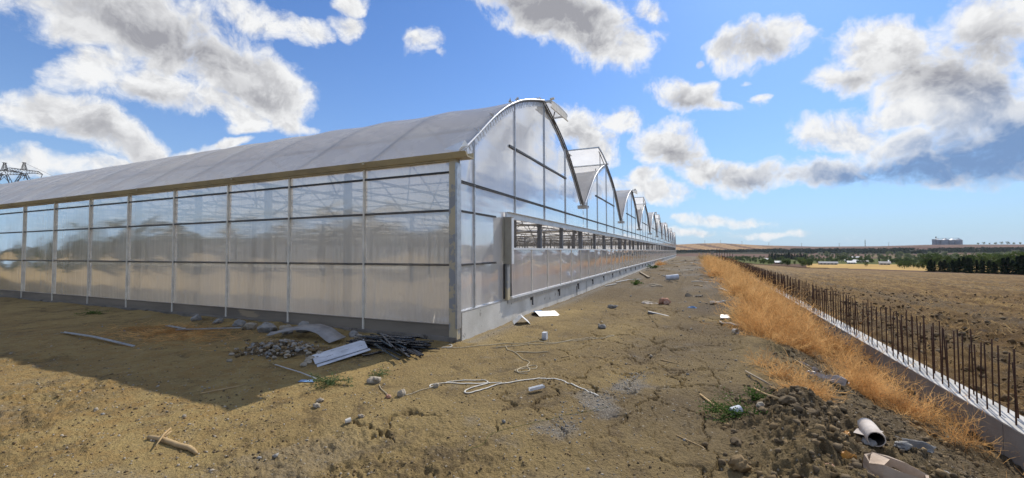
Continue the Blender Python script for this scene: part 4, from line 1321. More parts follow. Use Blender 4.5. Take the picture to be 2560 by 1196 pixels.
weed_thing([(0.55, 42, 0.5, 0.45, 1.0, 0.016), (0.7, 44, 0.6, 0.5, 1.0, 0.016)], 'dry weed against the far greenhouse plinth')

# ------------------------------------------------------------------ green plants
def plant(x, y, r, h, nleaf, ls, mat, label, stems=14):
    z = gz(x, y)
    root = empty('green_plant', (x, y, z)); tag(root, label, 'plant')
    st = MB(); tips = []
    for i in range(stems):
        a = rng.uniform(0, 6.283); e = rng.uniform(0.15, 1.0)
        p = Vector((rng.uniform(-.1, .1) * r, rng.uniform(-.1, .1) * r, 0)); pts = [p]
        d = Vector((math.cos(a), math.sin(a), e * h / r * 1.2))
        for s in range(4):
            p = p + d.normalized() * (r * 0.28) * rng.uniform(.7, 1.1); d.z -= 0.18; d.x += rng.gauss(0, .25); d.y += rng.gauss(0, .25)
            pts.append(Vector((p.x, p.y, max(p.z, 0.005)))); tips.append(pts[-1])
        st.tube(pts, [0.004, 0.0035, 0.003, 0.0025, 0.0015], 5)
    st.build('stem', M['leaf'], root, smooth=True)
    lf = MB()
    for i in range(nleaf):
        c = rng.choice(tips) + Vector((rng.gauss(0, .13) * r, rng.gauss(0, .13) * r, abs(rng.gauss(0, .10)) * h))
        d = Vector((rng.gauss(0, 1), rng.gauss(0, 1), rng.gauss(0.2, .5))).normalized(); s = d.cross(Vector((rng.gauss(0, .4), rng.gauss(0, .4), 1))).normalized()
        L = ls * rng.uniform(.6, 1.3); w = L * 0.28
        u = s.cross(d) * (L * 0.12)
        lf.add([c - d * L * .5, c - s * w + u, c + d * L * .5, c + s * w + u], [(0, 1, 2, 3)])
    lf.build('leaves', M[mat], root)
plant(-0.20, -2.62, 0.26, 0.16, 420, 0.030, 'leafpale', 'grey green leafy weed at the edge of the building shadow', 16)
plant(0.12, -2.12, 0.14, 0.09, 150, 0.026, 'leafpale', 'small grey green weed beside the pale round stone', 9)
plant(4.32, -1.86, 0.33, 0.20, 900, 0.026, 'leaf', 'bright green leafy weed growing before the spoil heap', 26)
plant(4.45, -1.60, 0.20, 0.14, 260, 0.024, 'leaf', 'smaller green weed behind the bright leafy one by the heap', 12)
plant(1.47, 13.9, 0.30, 0.30, 260, 0.08, 'leaf', 'dark green weed standing alone on the track by the plinth', 12)
plant(0.6, 33, 0.5, 0.4, 200, 0.16, 'leaf', 'dark green weed against the greenhouse plinth far along the track', 12)
plant(5.6, 13, 0.6, 0.2, 260, 0.09, 'leaf', 'low green weed patch at the track edge below the dry weeds', 16)
plant(6.2, 26, 0.9, 0.35, 300, 0.14, 'leaf', 'low green weeds at the track edge farther along', 16)
plant(-10.6, -0.75, 0.40, 0.16, 200, 0.04, 'leaf', 'low dark weed at the foot of the left wall', 12)

# ------------------------------------------------------------------ clods, pebbles, chaff
def cloud_pts(n, xr, yr, keep):
    x = nrg.uniform(*xr, n); y = nrg.uniform(*yr, n)
    k = keep(x, y) > nrg.random(n)
    return x[k], y[k]
til = lambda x, y: tilth(x, y)
x, y = cloud_pts(17000, (3.7, 6.6), (-5.0, 1.5), lambda x, y: til(x, y) * (wall_u(x, y) < -0.5))
sz = 0.005 + 0.034 * nrg.random(len(x)) ** 6
scatter_lumps('soil_clods', x, y, sz, [M['clodmoist'], M['clodmoist'], M['clod']], 'loose damp clods of earth on the spoil heap and bank', 'soil clods', LUMPS0, 0.40)
x, y = cloud_pts(70000, (-6, 4.6), (-5.2, 3.0), lambda x, y: np.clip(0.25 + 0.8 * fbm(x * 1.2, y * 1.2, 2, 900) + 0.5 * sstep(-y, 2.8, 4.0), 0.05, 1) * ((x > 0.2) | (y < -0.4)) * np.clip(2.6 / np.hypot(x - CAM[0], y - CAM[1]), 0, 1))
sz = 0.0032 + 0.012 * nrg.random(len(x)) ** 4
scatter_lumps('dirt_crumbs', x, y, sz, [M['clod'], M['clodmoist'], M['clodmoist'], M['stone']], 'small crumbs of dry earth strewn over the yard', 'dirt crumbs')
x, y = cloud_pts(6000, (-9, 5.0), (-5.2, 34), lambda x, y: np.clip(3.2 / np.hypot(x - CAM[0], y - CAM[1]) + 0.12 * (y > 4), 0, 1) * ((x > 0.35) | (y < -0.35)) * (wall_u(x, y) < -1.8))
sz = (0.006 + 0.026 * nrg.random(len(x)) ** 5) * np.clip(0.7 + np.hypot(x - CAM[0], y - CAM[1]) * 0.05, 1, 2.6)
scatter_lumps('pebbles', x, y, sz, [M['stone'], M['stonegrey'], M['stone']], 'pale pebbles scattered over the yard and track', 'pebbles')
x, y = cloud_pts(1500, (2.5, 3.4), (-3.0, -0.6), lambda x, y: np.exp(-((x - 2.98 - 0.25 * (y + 1.8)) / 0.2) ** 2))
scatter_lumps('grey_gravel', x, y, 0.004 + 0.009 * nrg.random(len(x)) ** 2, [M['stonegrey'], M['stonegrey'], M['stone']], 'spill of fine grey gravel on the cracked track', 'gravel')
# rubble heap by the grey sheet
hx, hy = -2.25, -1.72
x = hx + nrg.normal(0, 0.40, 650); y = hy + nrg.normal(0, 0.22, 650)
k = (y < -0.30); x, y = x[k], y[k]
zadd = 0.14 * np.exp(-((x - hx) / 0.5) ** 2 - ((y - hy) / 0.33) ** 2)
_h = height
def height_heap(xx, yy):
    return _h(xx, yy) + 0.15 * np.exp(-((np.asarray(xx) - hx) / 0.5) ** 2 - ((np.asarray(yy) - hy) / 0.33) ** 2)
height = height_heap
scatter_lumps('rubble_heap', x, y, 0.010 + 0.030 * nrg.random(len(x)) ** 2.5, [M['stone'], M['clod'], M['clodmoist'], M['stonegrey']], 'heap of pale broken stone between the shadow edge and the wall', 'rubble', LUMPS, 0.15)
mb = MB()
for i in range(14):
    for j in range(24):
        pass
height = _h
P, f = lump(3, 4, 0.12, 1.0)
hp = np_mesh('heap_core', P * np.array([0.62, 0.38, 0.11]), f, M['clodmoist'], True); hp.location = (hx, hy, gz(hx, hy) - 0.01)
hp.name = 'earth_mound'; tag(hp, 'low mound of dark earth under the pale broken stone', 'mound')
# straw chaff lying about
n = 2600
x = nrg.uniform(-8, 5.6, n); y = nrg.uniform(-5.2, 9, n)
k = ((x > 0.4) | (y < -0.4)) & (nrg.random(n) < np.clip(3.2 / np.hypot(x - CAM[0], y - CAM[1]), 0.1, 1)); x, y = x[k], y[k]
a = nrg.uniform(0, 6.283, len(x))
V, F, _ = ribbons(np.stack([x, y, height(x, y) + 0.006], 1), np.stack([np.cos(a), np.sin(a), nrg.uniform(-0.03, 0.12, len(x))], 1), 0.02 + 0.09 * nrg.random(len(x)) ** 2, np.full(len(x), 0.0035), 0.25)
tag(np_mesh('straw_chaff', V, F, M['weedpale'], False), 'bits of dry straw strewn over the bare earth', 'straw', kind='stuff')
n = 1500
x = -5.6 + nrg.normal(0, 0.9, n); y = -1.5 + nrg.normal(0, 0.38, n)
k = y < -0.35; x, y = x[k], y[k]; a = nrg.uniform(0, 6.283, len(x))
V, F, _ = ribbons(np.stack([x, y, height(x, y) + 0.01], 1), np.stack([np.cos(a), np.sin(a), nrg.uniform(0, 0.3, len(x))], 1), 0.08 + 0.22 * nrg.random(len(x)), np.full(len(x), 0.006), 0.6)
tag(np_mesh('dry_grass', V, F, M['weed'], False), 'trampled dry grass in front of the shaded left wall', 'dry grass', kind='stuff')
# stubble and dead tufts on the ploughed field
n = 26000
r = 6 + 62 * nrg.random(n) ** 1.3; azr = np.radians(nrg.uniform(2, 52, n))
x = CAM[0] + r * np.sin(azr); y = CAM[1] + r * np.cos(azr); u = wall_u(x, y)
k = (u > 0.6) & (nrg.random(n) < np.clip(0.35 + 1.3 * fbm(u * 0.35, y * 0.10, 3, 910), 0, 1)); x, y, r = x[k], y[k], r[k]
a = nrg.uniform(0, 6.283, len(x))
V, F, _ = ribbons(np.stack([x, y, height(x, y) - 0.01], 1), np.stack([np.cos(a), np.sin(a), nrg.uniform(0.1, 1.2, len(x))], 1), 0.06 + 0.16 * nrg.random(len(x)), 0.006 + 0.0011 * r, 0.5, 2)
tag(np_mesh('field_stubble', V, F, M['weedpale'], False), 'dead stubble turned up on the ploughed field', 'stubble', kind='stuff')
r = 5 + 42 * nrg.random(26000) ** 1.25; azr = np.radians(nrg.uniform(4, 54, 26000))
x = CAM[0] + r * np.sin(azr); y = CAM[1] + r * np.cos(azr); u = wall_u(x, y)
k = (u > 0.4) & (nrg.random(len(x)) < np.clip(0.45 + 1.2 * fbm(u * 0.8, y * 0.3, 3, 920), 0, 1)); x, y, r = x[k], y[k], r[k]
scatter_lumps('field_clods', x, y, (0.018 + 0.075 * nrg.random(len(x)) ** 3.5), [M['clodfield'], M['clodmoist'], M['clodfield']], 'dry clods turned up by the plough', 'soil clods', LUMPS0, 0.32)

# single stones
for (nm, x, y, s, mt, lb, sd, kw) in (
    ('stone', 2.17, 2.2, 0.10, 'stonegrey', 'grey rough lump of mortar lying alone on the track', 1, {}),
    ('stone', 0.86, -2.63, 0.060, 'stone', 'round tan clod tied into the end of the twine', 2, {'flat': 1.0}),
    ('brick_shard', 0.76, -2.72, 0.045, 'brick', 'reddish shard touching the round tan clod', 3, {}),
    ('stone', 0.27, -2.38, 0.105, 'stone', 'pale round stone beside the small grey green weed', 4, {'stretch': (1.3, 0.9)}),
    ('stone', 1.10, -2.28, 0.055, 'stone', 'tan stone wedged in the white tape', 5, {}),
    ('stone', 0.17, -3.12, 0.050, 'stone', 'whitish stone, rear one of the pair below the shadow tip', 6, {}),
    ('stone', 0.26, -3.24, 0.055, 'stone', 'whitish stone, front one of the pair below the shadow tip', 7, {}),
    ('stone', 0.90, -3.28, 0.040, 'stone', 'small pale pebble above the roll of tape end', 8, {}),
    ('stone', 4.47, -1.86, 0.05, 'stone', 'white stone between the green weed and the spoil heap', 9, {}),
    ('earth_clod', 4.19, -3.08, 0.095, 'clod', 'large round clod of dry earth at the bottom of the heap', 10, {'flat': 0.85}),
    ('earth_clod', 4.20, -2.66, 0.06, 'clodmoist', 'dark clod of earth above the large round one', 11, {}),
    ('earth_clod', 4.50, -1.98, 0.085, 'clodmoist', 'dark clod on the left crest of the spoil heap', 12, {}),
    ('earth_clod', 4.68, -2.02, 0.105, 'clodmoist', 'biggest dark clod on the middle crest of the spoil heap', 13, {}),
    ('earth_clod', 4.83, -2.10, 0.075, 'clodmoist', 'dark clod on the right crest of the spoil heap', 14, {}),
    ('stone', 5.12, -2.42, 0.06, 'stonegrey', 'flat grey green stone under the mouth of the card tube', 15, {'flat': 0.5}),
    ('concrete_lump', 5.40, -2.18, 0.095, 'stonegrey', 'long grey concrete fragment right of the card tube', 16, {'flat': 0.45, 'stretch': (0.7, 1.3)}),
    ('concrete_lump', 5.60, -2.30, 0.08, 'stonegrey', 'grey concrete fragment at the right end of the spoil', 17, {'flat': 0.6}),
    ('brick_shard', 4.72, -3.06, 0.075, 'brick', 'tan broken tile standing on edge in the heap', 18, {'stretch': (0.45, 1.3), 'flat': 0.9}),
    ('rubble_block', 3.13, 6.95, 0.20, 'brick', 'broken block of red brick and mortar on the track', 19, {'flat': 0.9}),
    ('concrete_lump', 1.77, 5.68, 0.15, 'stonegrey', 'dark crumpled lump on the track behind the grey one', 20, {'stretch': (1.4, 0.7), 'flat': 0.6}),
    ('rubble_block', 6.6, 10.5, 0.30, 'frame', 'dark lump of rubble in the gap between the dry weeds', 21, {}),
    ('stone', 2.6, 7.2, 0.16, 'stone', 'flat pale slab left of the broken brick block', 22, {'flat': 0.25, 'stretch': (1.6, 0.9)})):
    rock(nm, x, y, s * 0.72, M[mt], lb, 'stone' if nm in ('stone',) else nm.replace('_', ' '), sd, None, **kw)
RK = [(-4.62, -0.62, 0.13), (-4.3, -0.5, 0.11), (-4.02, -0.72, 0.15), (-3.65, -0.55, 0.12), (-3.4, -0.72, 0.10), (-3.2, -0.5, 0.15), (-2.9, -0.42, 0.11), (-5.1, -0.55, 0.12), (-1.95, -0.45, 0.09), (-1.75, -0.55, 0.07), (-5.9, -0.5, 0.10), (-6.8, -0.45, 0.11)]
for i, (x, y, s) in enumerate(RK):
    rock('rubble_stone', x, y, s, M['stonegrey' if i % 3 else 'stone'], 'grey stone lying along the foot of the shaded left wall', 'stone', 60 + i, 'stones along the foot of the left wall')
for i, (x, y, s) in enumerate([(-1.18, -2.12, 0.055), (-1.32, -1.98, 0.06), (-1.12, -2.26, 0.045), (-1.42, -1.7, 0.07)]):
    rock('rubble_stone', x, y, s, M['stone'], 'pale stone rolled down beside the white sheet', 'stone', 80 + i, 'pale stones beside the white sheet')

# ------------------------------------------------------------------ litter and offcuts
def lay(x, y):
    return gz(x, y)
def path3(pts, lift=0.006, sub=8):
    """smooth line through ground points, draped over the ground"""
    P = [Vector((p[0], p[1], 0)) for p in pts]
    out = []
    for i in range(len(P) - 1):
        a = P[max(i - 1, 0)]; b = P[i]; c = P[i + 1]; d = P[min(i + 2, len(P) - 1)]
        for s in range(sub):
            t = s / sub
            q = 0.5 * ((2 * b) + (c - a) * t + (2 * a - 5 * b + 4 * c - d) * t * t + (3 * b - a - 3 * c + d) * t ** 3)
            out.append(q)
    out.append(P[-1])
    zs = height(np.array([q.x for q in out]), np.array([q.y for q in out]))
    k = np.convolve(np.pad(zs, 2, mode='edge'), [0.15, 0.2, 0.3, 0.2, 0.15], 'valid')
    return [(q.x, q.y, max(z1, z2) + lift) for q, z1, z2 in zip(out, k, zs)]
def line_thing(name, pts, r, mat, label, cat, group=None, flat=1.0, lift=0.004, sub=8):
    P = path3(pts, lift + r * flat, sub)
    mb = MB(); mb.tube(P, r, 6, flat=flat)
    return tag(mb.build(name, M[mat], None, P[0], True), label, cat, group)

line_thing('white_tape', [(1.60, -1.86), (1.52, -2.02), (1.46, -2.17), (1.49, -2.28), (1.56, -2.30), (1.62, -2.15), (1.72, -1.92), (1.86, -1.72), (2.03, -1.55), (2.18, -1.45), (2.31, -1.41), (2.46, -1.48), (2.61, -1.59), (2.78, -1.71), (2.92, -1.79)], 0.011, 'string', 'long white plastic tape curving across the foreground earth', 'tape', flat=0.45)
line_thing('tangled_tape', [(1.75, -1.83), (1.50, -1.92), (1.24, -2.06), (1.12, -2.12), (1.18, -2.02), (1.34, -1.86), (1.48, -1.78), (1.56, -1.86), (1.38, -1.97), (1.20, -2.08), (1.06, -2.16), (1.00, -2.24), (1.04, -2.30), (1.10, -2.22)], 0.008, 'string', 'tangle of thin white tape left of the long curve', 'tape', flat=0.6)
line_thing('twine', [(0.92, -2.62), (1.02, -2.42), (1.10, -2.26)], 0.005, 'twine', 'short pale twine between round clod and tan stone', 'twine')
line_thing('twine', [(0.40, -2.45), (0.55, -2.58), (0.72, -2.68)], 0.005, 'twine', 'short pale twine between pale stone and red shard', 'twine')
line_thing('twine', [(0.15, -0.55), (0.52, -0.25), (0.80, 0.12), (1.12, 0.28), (1.40, 0.50), (1.72, 0.70), (2.1, 1.15), (2.5, 1.58), (2.42, 1.35), (2.05, 0.95), (1.62, 0.52), (1.15, 0.12), (0.85, -0.12)], 0.006, 'twine', 'long loose pale twine running over the earth past the corner', 'twine')
line_thing('rope_tangle', [(0.95, 0.05), (1.12, -0.25), (1.25, -0.34), (1.45, -0.52), (1.62, -0.70), (1.72, -0.82), (1.76, -1.02), (1.85, -1.15), (1.87, -1.28), (1.76, -1.36), (1.70, -1.30), (1.80, -1.16), (1.90, -1.05), (1.86, -0.92), (1.78, -1.0), (1.72, -1.22), (1.78, -1.38), (1.90, -1.36)], 0.006, 'twine', 'knotted pale cord ending in a tangle on the track', 'cord')
line_thing('twine', [(1.30, -0.36), (1.5, -0.22), (1.78, -0.16)], 0.007, 'twine', 'straight end of cord beside the knotted tangle', 'cord')
line_thing('cord_end', [(0.02, -0.28), (0.09, -0.30), (0.16, -0.45), (0.05, -0.55)], 0.008, 'string', 'white cord end hanging at the foot of the corner post', 'cord')
line_thing('green_thread', [(3.1, -2.0), (2.7, -2.55), (2.35, -2.95), (2.25, -3.15), (2.27, -3.3), (2.2, -3.5)], 0.0014, 'leaf', 'thin green thread lying across the gravel spill', 'thread')

def strip_thing(name, pts, w, th, mat, label, cat, lift=0.01, lip=0.0):
    """flat strip along ground points"""
    P = [Vector((p[0], p[1], (p[2] if len(p) > 2 else 0) + gz(p[0], p[1]) + lift)) for p in pts]
    mb = MB()
    for a, b in zip(P[:-1], P[1:]):
        mb.bar(a, b, w, th)
        if lip:
            s = (b - a).cross(Vector((0, 0, 1))).normalized() * (w / 2 - th / 2)
            for q in (-1, 1):
                mb.bar(a + s * q + Vector((0, 0, lip / 2)), b + s * q + Vector((0, 0, lip / 2)), th, lip)
    return tag(mb.build(name, M[mat], None, P[0]), label, cat)
strip_thing('metal_strip', [(-7.67, -2.4, 0.02), (-6.3, -2.46, 0.04), (-4.95, -2.47)], 0.055, 0.004, 'galv', 'long thin metal strip lying in the middle of the shadow', 'metal strip', lip=0.014)
strip_thing('metal_strip', [(-6.45, -1.22, 0.03), (-5.57, -1.36, 0.05)], 0.06, 0.004, 'galv', 'bent metal strip, left of two crossed in the dry grass', 'metal strip', lip=0.016)
strip_thing('metal_strip', [(-5.75, -1.40, 0.03), (-4.55, -0.90, 0.07)], 0.06, 0.004, 'galv', 'metal strip, right of two crossed in the dry grass', 'metal strip', lip=0.016)
strip_thing('plastic_strip', [(-1.50, -2.40, 0.01), (-1.15, -2.50, 0.03), (-0.80, -2.57, 0.03), (-0.45, -2.62, 0.01)], 0.020, 0.006, 'galv', 'grey plastic strip running from the rubble to the leafy weed', 'plastic strip')
strip_thing('metal_offcut', [(2.18, -2.02, 0.012), (2.31, -1.89, 0.028)], 0.04, 0.004, 'white', 'short white channel offcut below the long white tape', 'metal offcut', lip=0.03)
strip_thing('blue_shard', [(-0.60, -2.74), (-0.42, -2.66)], 0.08, 0.004, 'bluefoil', 'pale blue plastic shard at the shadow edge beside the leafy weed', 'plastic shard')
strip_thing('steel_channel', [(2.85, 4.66, 0.03), (3.35, 4.70, 0.03)], 0.12, 0.05, 'frame', 'dark flat channel piece in front of the broken brick block', 'channel')
strip_thing('timber_lath', [(0.38, 25.4, 0.05), (1.61, 18.8, 0.05)], 0.12, 0.06, 'timber', 'long grey lath leaning out from the far plinth', 'lath')
strip_thing('white_lath', [(0.35, 15.0, 0.03), (0.8, 16.3, 0.08), (1.3, 17.6, 0.03)], 0.07, 0.03, 'galv', 'long pale lath lying beside the plinth', 'lath')
strip_thing('white_lath', [(0.25, 12.6, 0.03), (0.55, 13.8, 0.03)], 0.07, 0.03, 'galv', 'shorter pale lath nearer along the plinth', 'lath')
line_thing('hose', [(4.45, 3.85), (4.50, 3.60), (4.62, 3.52), (4.66, 3.34), (4.70, 3.20), (4.82, 3.08)], 0.020, 'string', 'short white bent hose below the white card', 'hose')
line_thing('white_pipe', [(4.9, 12.2), (5.1, 11.2), (5.6, 10.4), (6.0, 9.9)], 0.03, 'string', 'thin white pipe bent along the bank crest', 'pipe')

# white sheet with pencil marks, folded along one edge
cs = [Vector((-1.43, -1.85, 0.035)), Vector((-1.25, -0.95, 0.13)), Vector((-0.86, -1.28, 0.075)), Vector((-1.0, -2.16, 0.02))]
for c in cs: c.z += gz(c.x, c.y)
mb = MB()
n = (cs[1] - cs[0]).cross(cs[3] - cs[0]).normalized()
if n.z < 0: n = -n
th = n * 0.004
mb.add(cs + [c - th for c in cs], [(0, 1, 2, 3), (7, 6, 5, 4), (0, 4, 5, 1), (1, 5, 6, 2), (2, 6, 7, 3), (3, 7, 4, 0)])
e = (cs[3] - cs[0]) * 0.24; a1 = cs[3] + (cs[2] - cs[3]) * 0.02 - n * 0.012; b1 = cs[2] + (cs[2] - cs[3]) * 0.03 - n * 0.012
mb.add([a1, b1, b1 + e, a1 + e, a1 - th, b1 - th, b1 + e - th, a1 + e - th], [(0, 1, 2, 3), (7, 6, 5, 4), (0, 4, 5, 1), (1, 5, 6, 2), (2, 6, 7, 3), (3, 7, 4, 0)])
ws = tag(mb.build('white_sheet', M['enamel'], None, cs[0]), 'long white metal sheet with pencil scribbles, beside the black strips', 'metal sheet')
mk = MB()
U = (cs[1] - cs[0]); W = (cs[3] - cs[0])
def on(u, w): return cs[0] + U * u + W * w + n * 0.003
for (u0, w0, k) in ((0.22, 0.62, 5), (0.48, 0.56, 7), (0.33, 0.2, 2), (0.80, 0.62, 4)):
    q = [on(u0, w0)]
    for i in range(k * 3):
        q.append(on(u0 + 0.007 * (i + 1) + rng.uniform(-0.012, 0.012), w0 + (0.05 if i % 2 else -0.05) * rng.uniform(0.3, 1.2)))
    mk.tube(q, 0.0011, 4)
m_o = mk.build('handwriting', M['pencil'], ws); m_o.location = -ws.location

# curved grey sheet behind the rubble
mb = MB(); vs = []; fs = []
A = [(-3.44, -1.05), (-3.0, -0.68), (-2.45, -0.62), (-1.80, -0.80)]; B = [(-3.40, -1.16), (-2.95, -1.02), (-2.40, -0.98), (-1.86, -1.12)]
NS = 16
for i in range(NS + 1):
    t = i / NS * 3; j = min(int(t), 2); f_ = t - j
    pa = Vector(A[j]).lerp(Vector(A[j + 1]), f_); pb = Vector(B[j]).lerp(Vector(B[j + 1]), f_)
    zc = 0.05 + 0.14 * math.sin(math.pi * i / NS) ** 1.5
    z0 = gz((pa.x + pb.x) / 2, (pa.y + pb.y) / 2)
    for p, dz in ((pa, 0.05), (pb, 0.0)):
        vs += [(p.x, p.y, z0 + zc + dz), (p.x, p.y, z0 + zc + dz - 0.006)]
for i in range(NS):
    a = i * 4
    fs += [(a, a + 4, a + 6, a + 2), (a + 1, a + 3, a + 7, a + 5), (a, a + 1, a + 5, a + 4), (a + 2, a + 6, a + 7, a + 3)]
mb.add(vs, fs)
tag(mb.build('grey_sheet', M['greysheet'], None, vs[0], True), 'curved grey sheet arched over the ground behind the rubble heap', 'sheet')

# pile of black plastic strips
def black_strip(L):
    mb = MB(); w, h, t = 0.034, 0.017, 0.003
    for (a, b) in (((-L / 2, -w / 2, 0), (L / 2, w / 2, t)), ((-L / 2, -w / 2, h - t), (L / 2, w / 2, h)), ((-L / 2, -w / 2, t), (L / 2, -w / 2 + t, h - t)), ((-L / 2, w / 2 - t, t), (L / 2, w / 2, h - t))):
        mb.box(a, b)
    return mb.build('black_strip', M['black'])
proto = black_strip(1.15)
cx, cy = -0.78, -0.74
for i in range(54):
    o = proto if i == 0 else proto.copy()
    if i: COL.objects.link(o)
    t = i / 54
    dx, dy = rng.gauss(0, 0.17), rng.gauss(0, 0.12)
    x, y = cx + dx, min(cy + dy, -0.45)
    a = rng.gauss(0.06, 0.14) if rng.random() < 0.68 else rng.gauss(-0.55, 0.12)
    if a < -0.3: x += 0.25; y -= 0.18
    y = min(y, -0.22 - abs(0.57 * math.sin(a)))
    hh = 0.015 + 0.13 * t * math.exp(-((x - cx) / 0.5) ** 2)
    o.location = (x, y, gz(x, y) + hh)
    o.rotation_euler = (rng.uniform(-0.5, 0.5), rng.gauss(0, 0.035), a)
    o.scale = (rng.uniform(0.7, 1.12), 1, 1)
    tag(o, 'black plastic strip in the loose pile at the corner of the greenhouse', 'plastic strip', 'black plastic strips piled at the corner')
o = proto.copy(); COL.objects.link(o); o.location = (-0.66, -1.36, gz(-0.66, -1.36) + 0.02); o.rotation_euler = (0.3, 0, 1.25); o.scale = (0.34, 1.2, 1)
tag(o, 'short grey black strip fallen away below the pile', 'plastic strip')
del o['group']

# folded white offcuts by the gable plinth
def fold(x, y, L, w, ang, rz, label, th=0.004):
    mb = MB()
    for s in (-1, 1):
        d = Vector((0, s * math.cos(ang), -math.sin(ang))) * w
        a = Vector((0, 0, w * math.sin(ang) + 0.004)); nn = Vector((0, s * math.sin(ang), math.cos(ang))) * th
        q = [a, a + Vector((L, 0, 0)), a + Vector((L, 0, 0)) + d, a + d]
        mb.add(q + [p + nn for p in q], [(0, 1, 2, 3), (7, 6, 5, 4), (0, 4, 5, 1), (1, 5, 6, 2), (2, 6, 7, 3), (3, 7, 4, 0)])
    o = mb.build('folded_sheet', M['white']); o.location = (x, y, gz(x, y) + 0.004); o.rotation_euler = (0, 0.05, rz)
    return tag(o, label, 'metal offcut')
fold(0.28, 2.34, 0.34, 0.24, 0.72, -1.05, 'roof-shaped folded white offcut nearest the corner by the plinth')
fold(0.30, 3.25, 0.62, 0.22, 0.42, 0.95, 'longer folded white offcut behind the roof-shaped one')
strip_thing('blue_shard', [(0.20, 3.45, 0.05), (0.34, 3.62, 0.06)], 0.09, 0.01, 'bluefoil', 'blue plastic scrap behind the longer folded white offcut', 'plastic shard')
mb = MB(); mb.box((1.37, 0.72, gz(1.43, 0.75)), (1.45, 0.82, gz(1.43, 0.75) + 0.13)); mb.box((1.38, 0.70, gz(1.43, 0.75) + 0.03), (1.44, 0.72, gz(1.43, 0.75) + 0.13))
tag(mb.build('plastic_block', M['enamel'], None, (1.41, 0.76, gz(1.43, 0.75))), 'small upright white plastic block on the track', 'plastic block')
mb = MB(); z0 = gz(4.58, 4.3); mb.add([(4.48, 4.18, z0 + 0.03), (4.68, 4.22, z0 + 0.03), (4.66, 4.42, z0 + 0.07), (4.50, 4.40, z0 + 0.07), (4.48, 4.18, z0), (4.68, 4.22, z0), (4.66, 4.42, z0 + 0.04), (4.50, 4.40, z0 + 0.04)], [(0, 1, 2, 3), (7, 6, 5, 4), (0, 4, 5, 1), (1, 5, 6, 2), (2, 6, 7, 3), (3, 7, 4, 0)])
tag(mb.build('white_card', M['white'], None, (4.58, 4.3, z0)), 'bright white card lying flat at the bank edge', 'card')
def cup(x, y, r, L, rz, mat, label, cat, tilt=1.5):
    mb = MB(); n = 14
    prof = [(r * 0.8, 0), (r, L), (r * 0.9, L), (r * 0.72, 0.01)]
    vs = [(math.cos(2 * math.pi * k / n) * p[0], math.sin(2 * math.pi * k / n) * p[0], p[1]) for p in prof for k in range(n)]
    fs = [(j * n + k, j * n + (k + 1) % n, (j + 1) * n + (k + 1) % n, (j + 1) * n + k) for j in range(3) for k in range(n)] + [tuple(range(n - 1, -1, -1))]
    mb.add(vs, fs)
    o = mb.build('cup', M[mat], smooth=False); o.location = (x, y, gz(x, y) + r); o.rotation_euler = (tilt, 0, rz)
    return tag(o, label, cat)
cup(4.60, 2.42, 0.05, 0.10, 0.6, 'string', 'crushed white cup below the white hose', 'cup')
cup(4.22, -1.90, 0.045, 0.10, 2.2, 'enamel', 'small white tub half under the bright green weed', 'tub')
cup(0.86, -3.44, 0.024, 0.05, 2.6, 'string', 'tiny white roll end below the small pale pebble', 'roll')
cup(2.61, 17.4, 0.16, 0.65, 1.9, 'enamel', 'pale drum lying on the far track', 'drum')
cup(6.1, 14.0, 0.12, 0.4, 0.9, 'string', 'white container among stones on the bank crest', 'container')

# branches
def branch(pts, r, mat, label, cat='stick', twigs=()):
    P = [Vector((p[0], p[1], gz(p[0], p[1]) + r[0] * 0.8 + (p[2] if len(p) > 2 else 0))) for p in pts]
    mb = MB(); mb.tube(P, list(r), 8)
    root = mb.build('branch', M[mat], None, P[0], True); tag(root, label, cat)
    for (i, d, L) in twigs:
        tb = MB(); q = P[i]; tb.tube([q, q + Vector(d) * L * 0.5, q + Vector(d) * L + Vector((0, 0, 0.01))], [r[i] * 0.6, r[i] * 0.45, r[i] * 0.25], 6)
        o = tb.build('twig', M[mat], root, smooth=True); o.location = -Vector(root.location)
    return root
branch([(-0.47, -4.36), (-0.36, -4.33), (-0.22, -4.33), (-0.08, -4.33), (0.05, -4.33), (0.13, -4.34), (0.21, -4.36)], (0.020, 0.024, 0.021, 0.022, 0.021, 0.018, 0.012), 'stalk', 'knotted tan branch lying in the left foreground', twigs=((1, (0.1, 0.9, 0.3), 0.09),))
branch([(-0.46, -4.20, 0.03), (-0.34, -4.31, 0.05), (-0.20, -4.44, 0.03)], (0.007, 0.009, 0.005), 'stalk', 'thin straight stick crossing the knotted tan branch')
branch([(-1.26, -3.50), (-1.20, -3.34), (-1.12, -3.20), (-1.10, -3.06)], (0.009, 0.010, 0.008, 0.005), 'stalk', 'crooked twig inside the shadow')
branch([(3.96, -1.35), (4.08, -1.62), (4.17, -1.88), (4.20, -2.02)], (0.012, 0.012, 0.010, 0.006), 'stalk', 'pale dry stalk leaning into the bright green weed', twigs=((1, (0.4, -0.5, 0.1), 0.3),))
branch([(4.50, -1.20, 0.02), (4.56, -1.55, 0.05), (4.62, -1.95, 0.06)], (0.010, 0.012, 0.010), 'stalk', 'straight tan cane on the bank above the spoil heap')
branch([(4.52, -0.25, 0.02), (4.60, -0.80, 0.03), (4.66, -1.25, 0.02)], (0.012, 0.012, 0.009), 'timber', 'grey lath lying down the bank beside the small dry weed')
branch([(3.30, 0.10), (3.48, 0.02), (3.70, -0.05)], (0.010, 0.012, 0.006), 'stalk', 'short tan stick alone on the cracked track')
branch([(2.05, -0.35), (2.14, -0.22), (2.22, -0.18)], (0.007, 0.008, 0.004), 'stalk', 'tiny dark twig right of the knotted cord')
branch([(5.25, 0.75, 0.02), (5.6, 0.35, 0.03)], (0.009, 0.006), 'stalk', 'thin tan stalk lying on the dark bank')
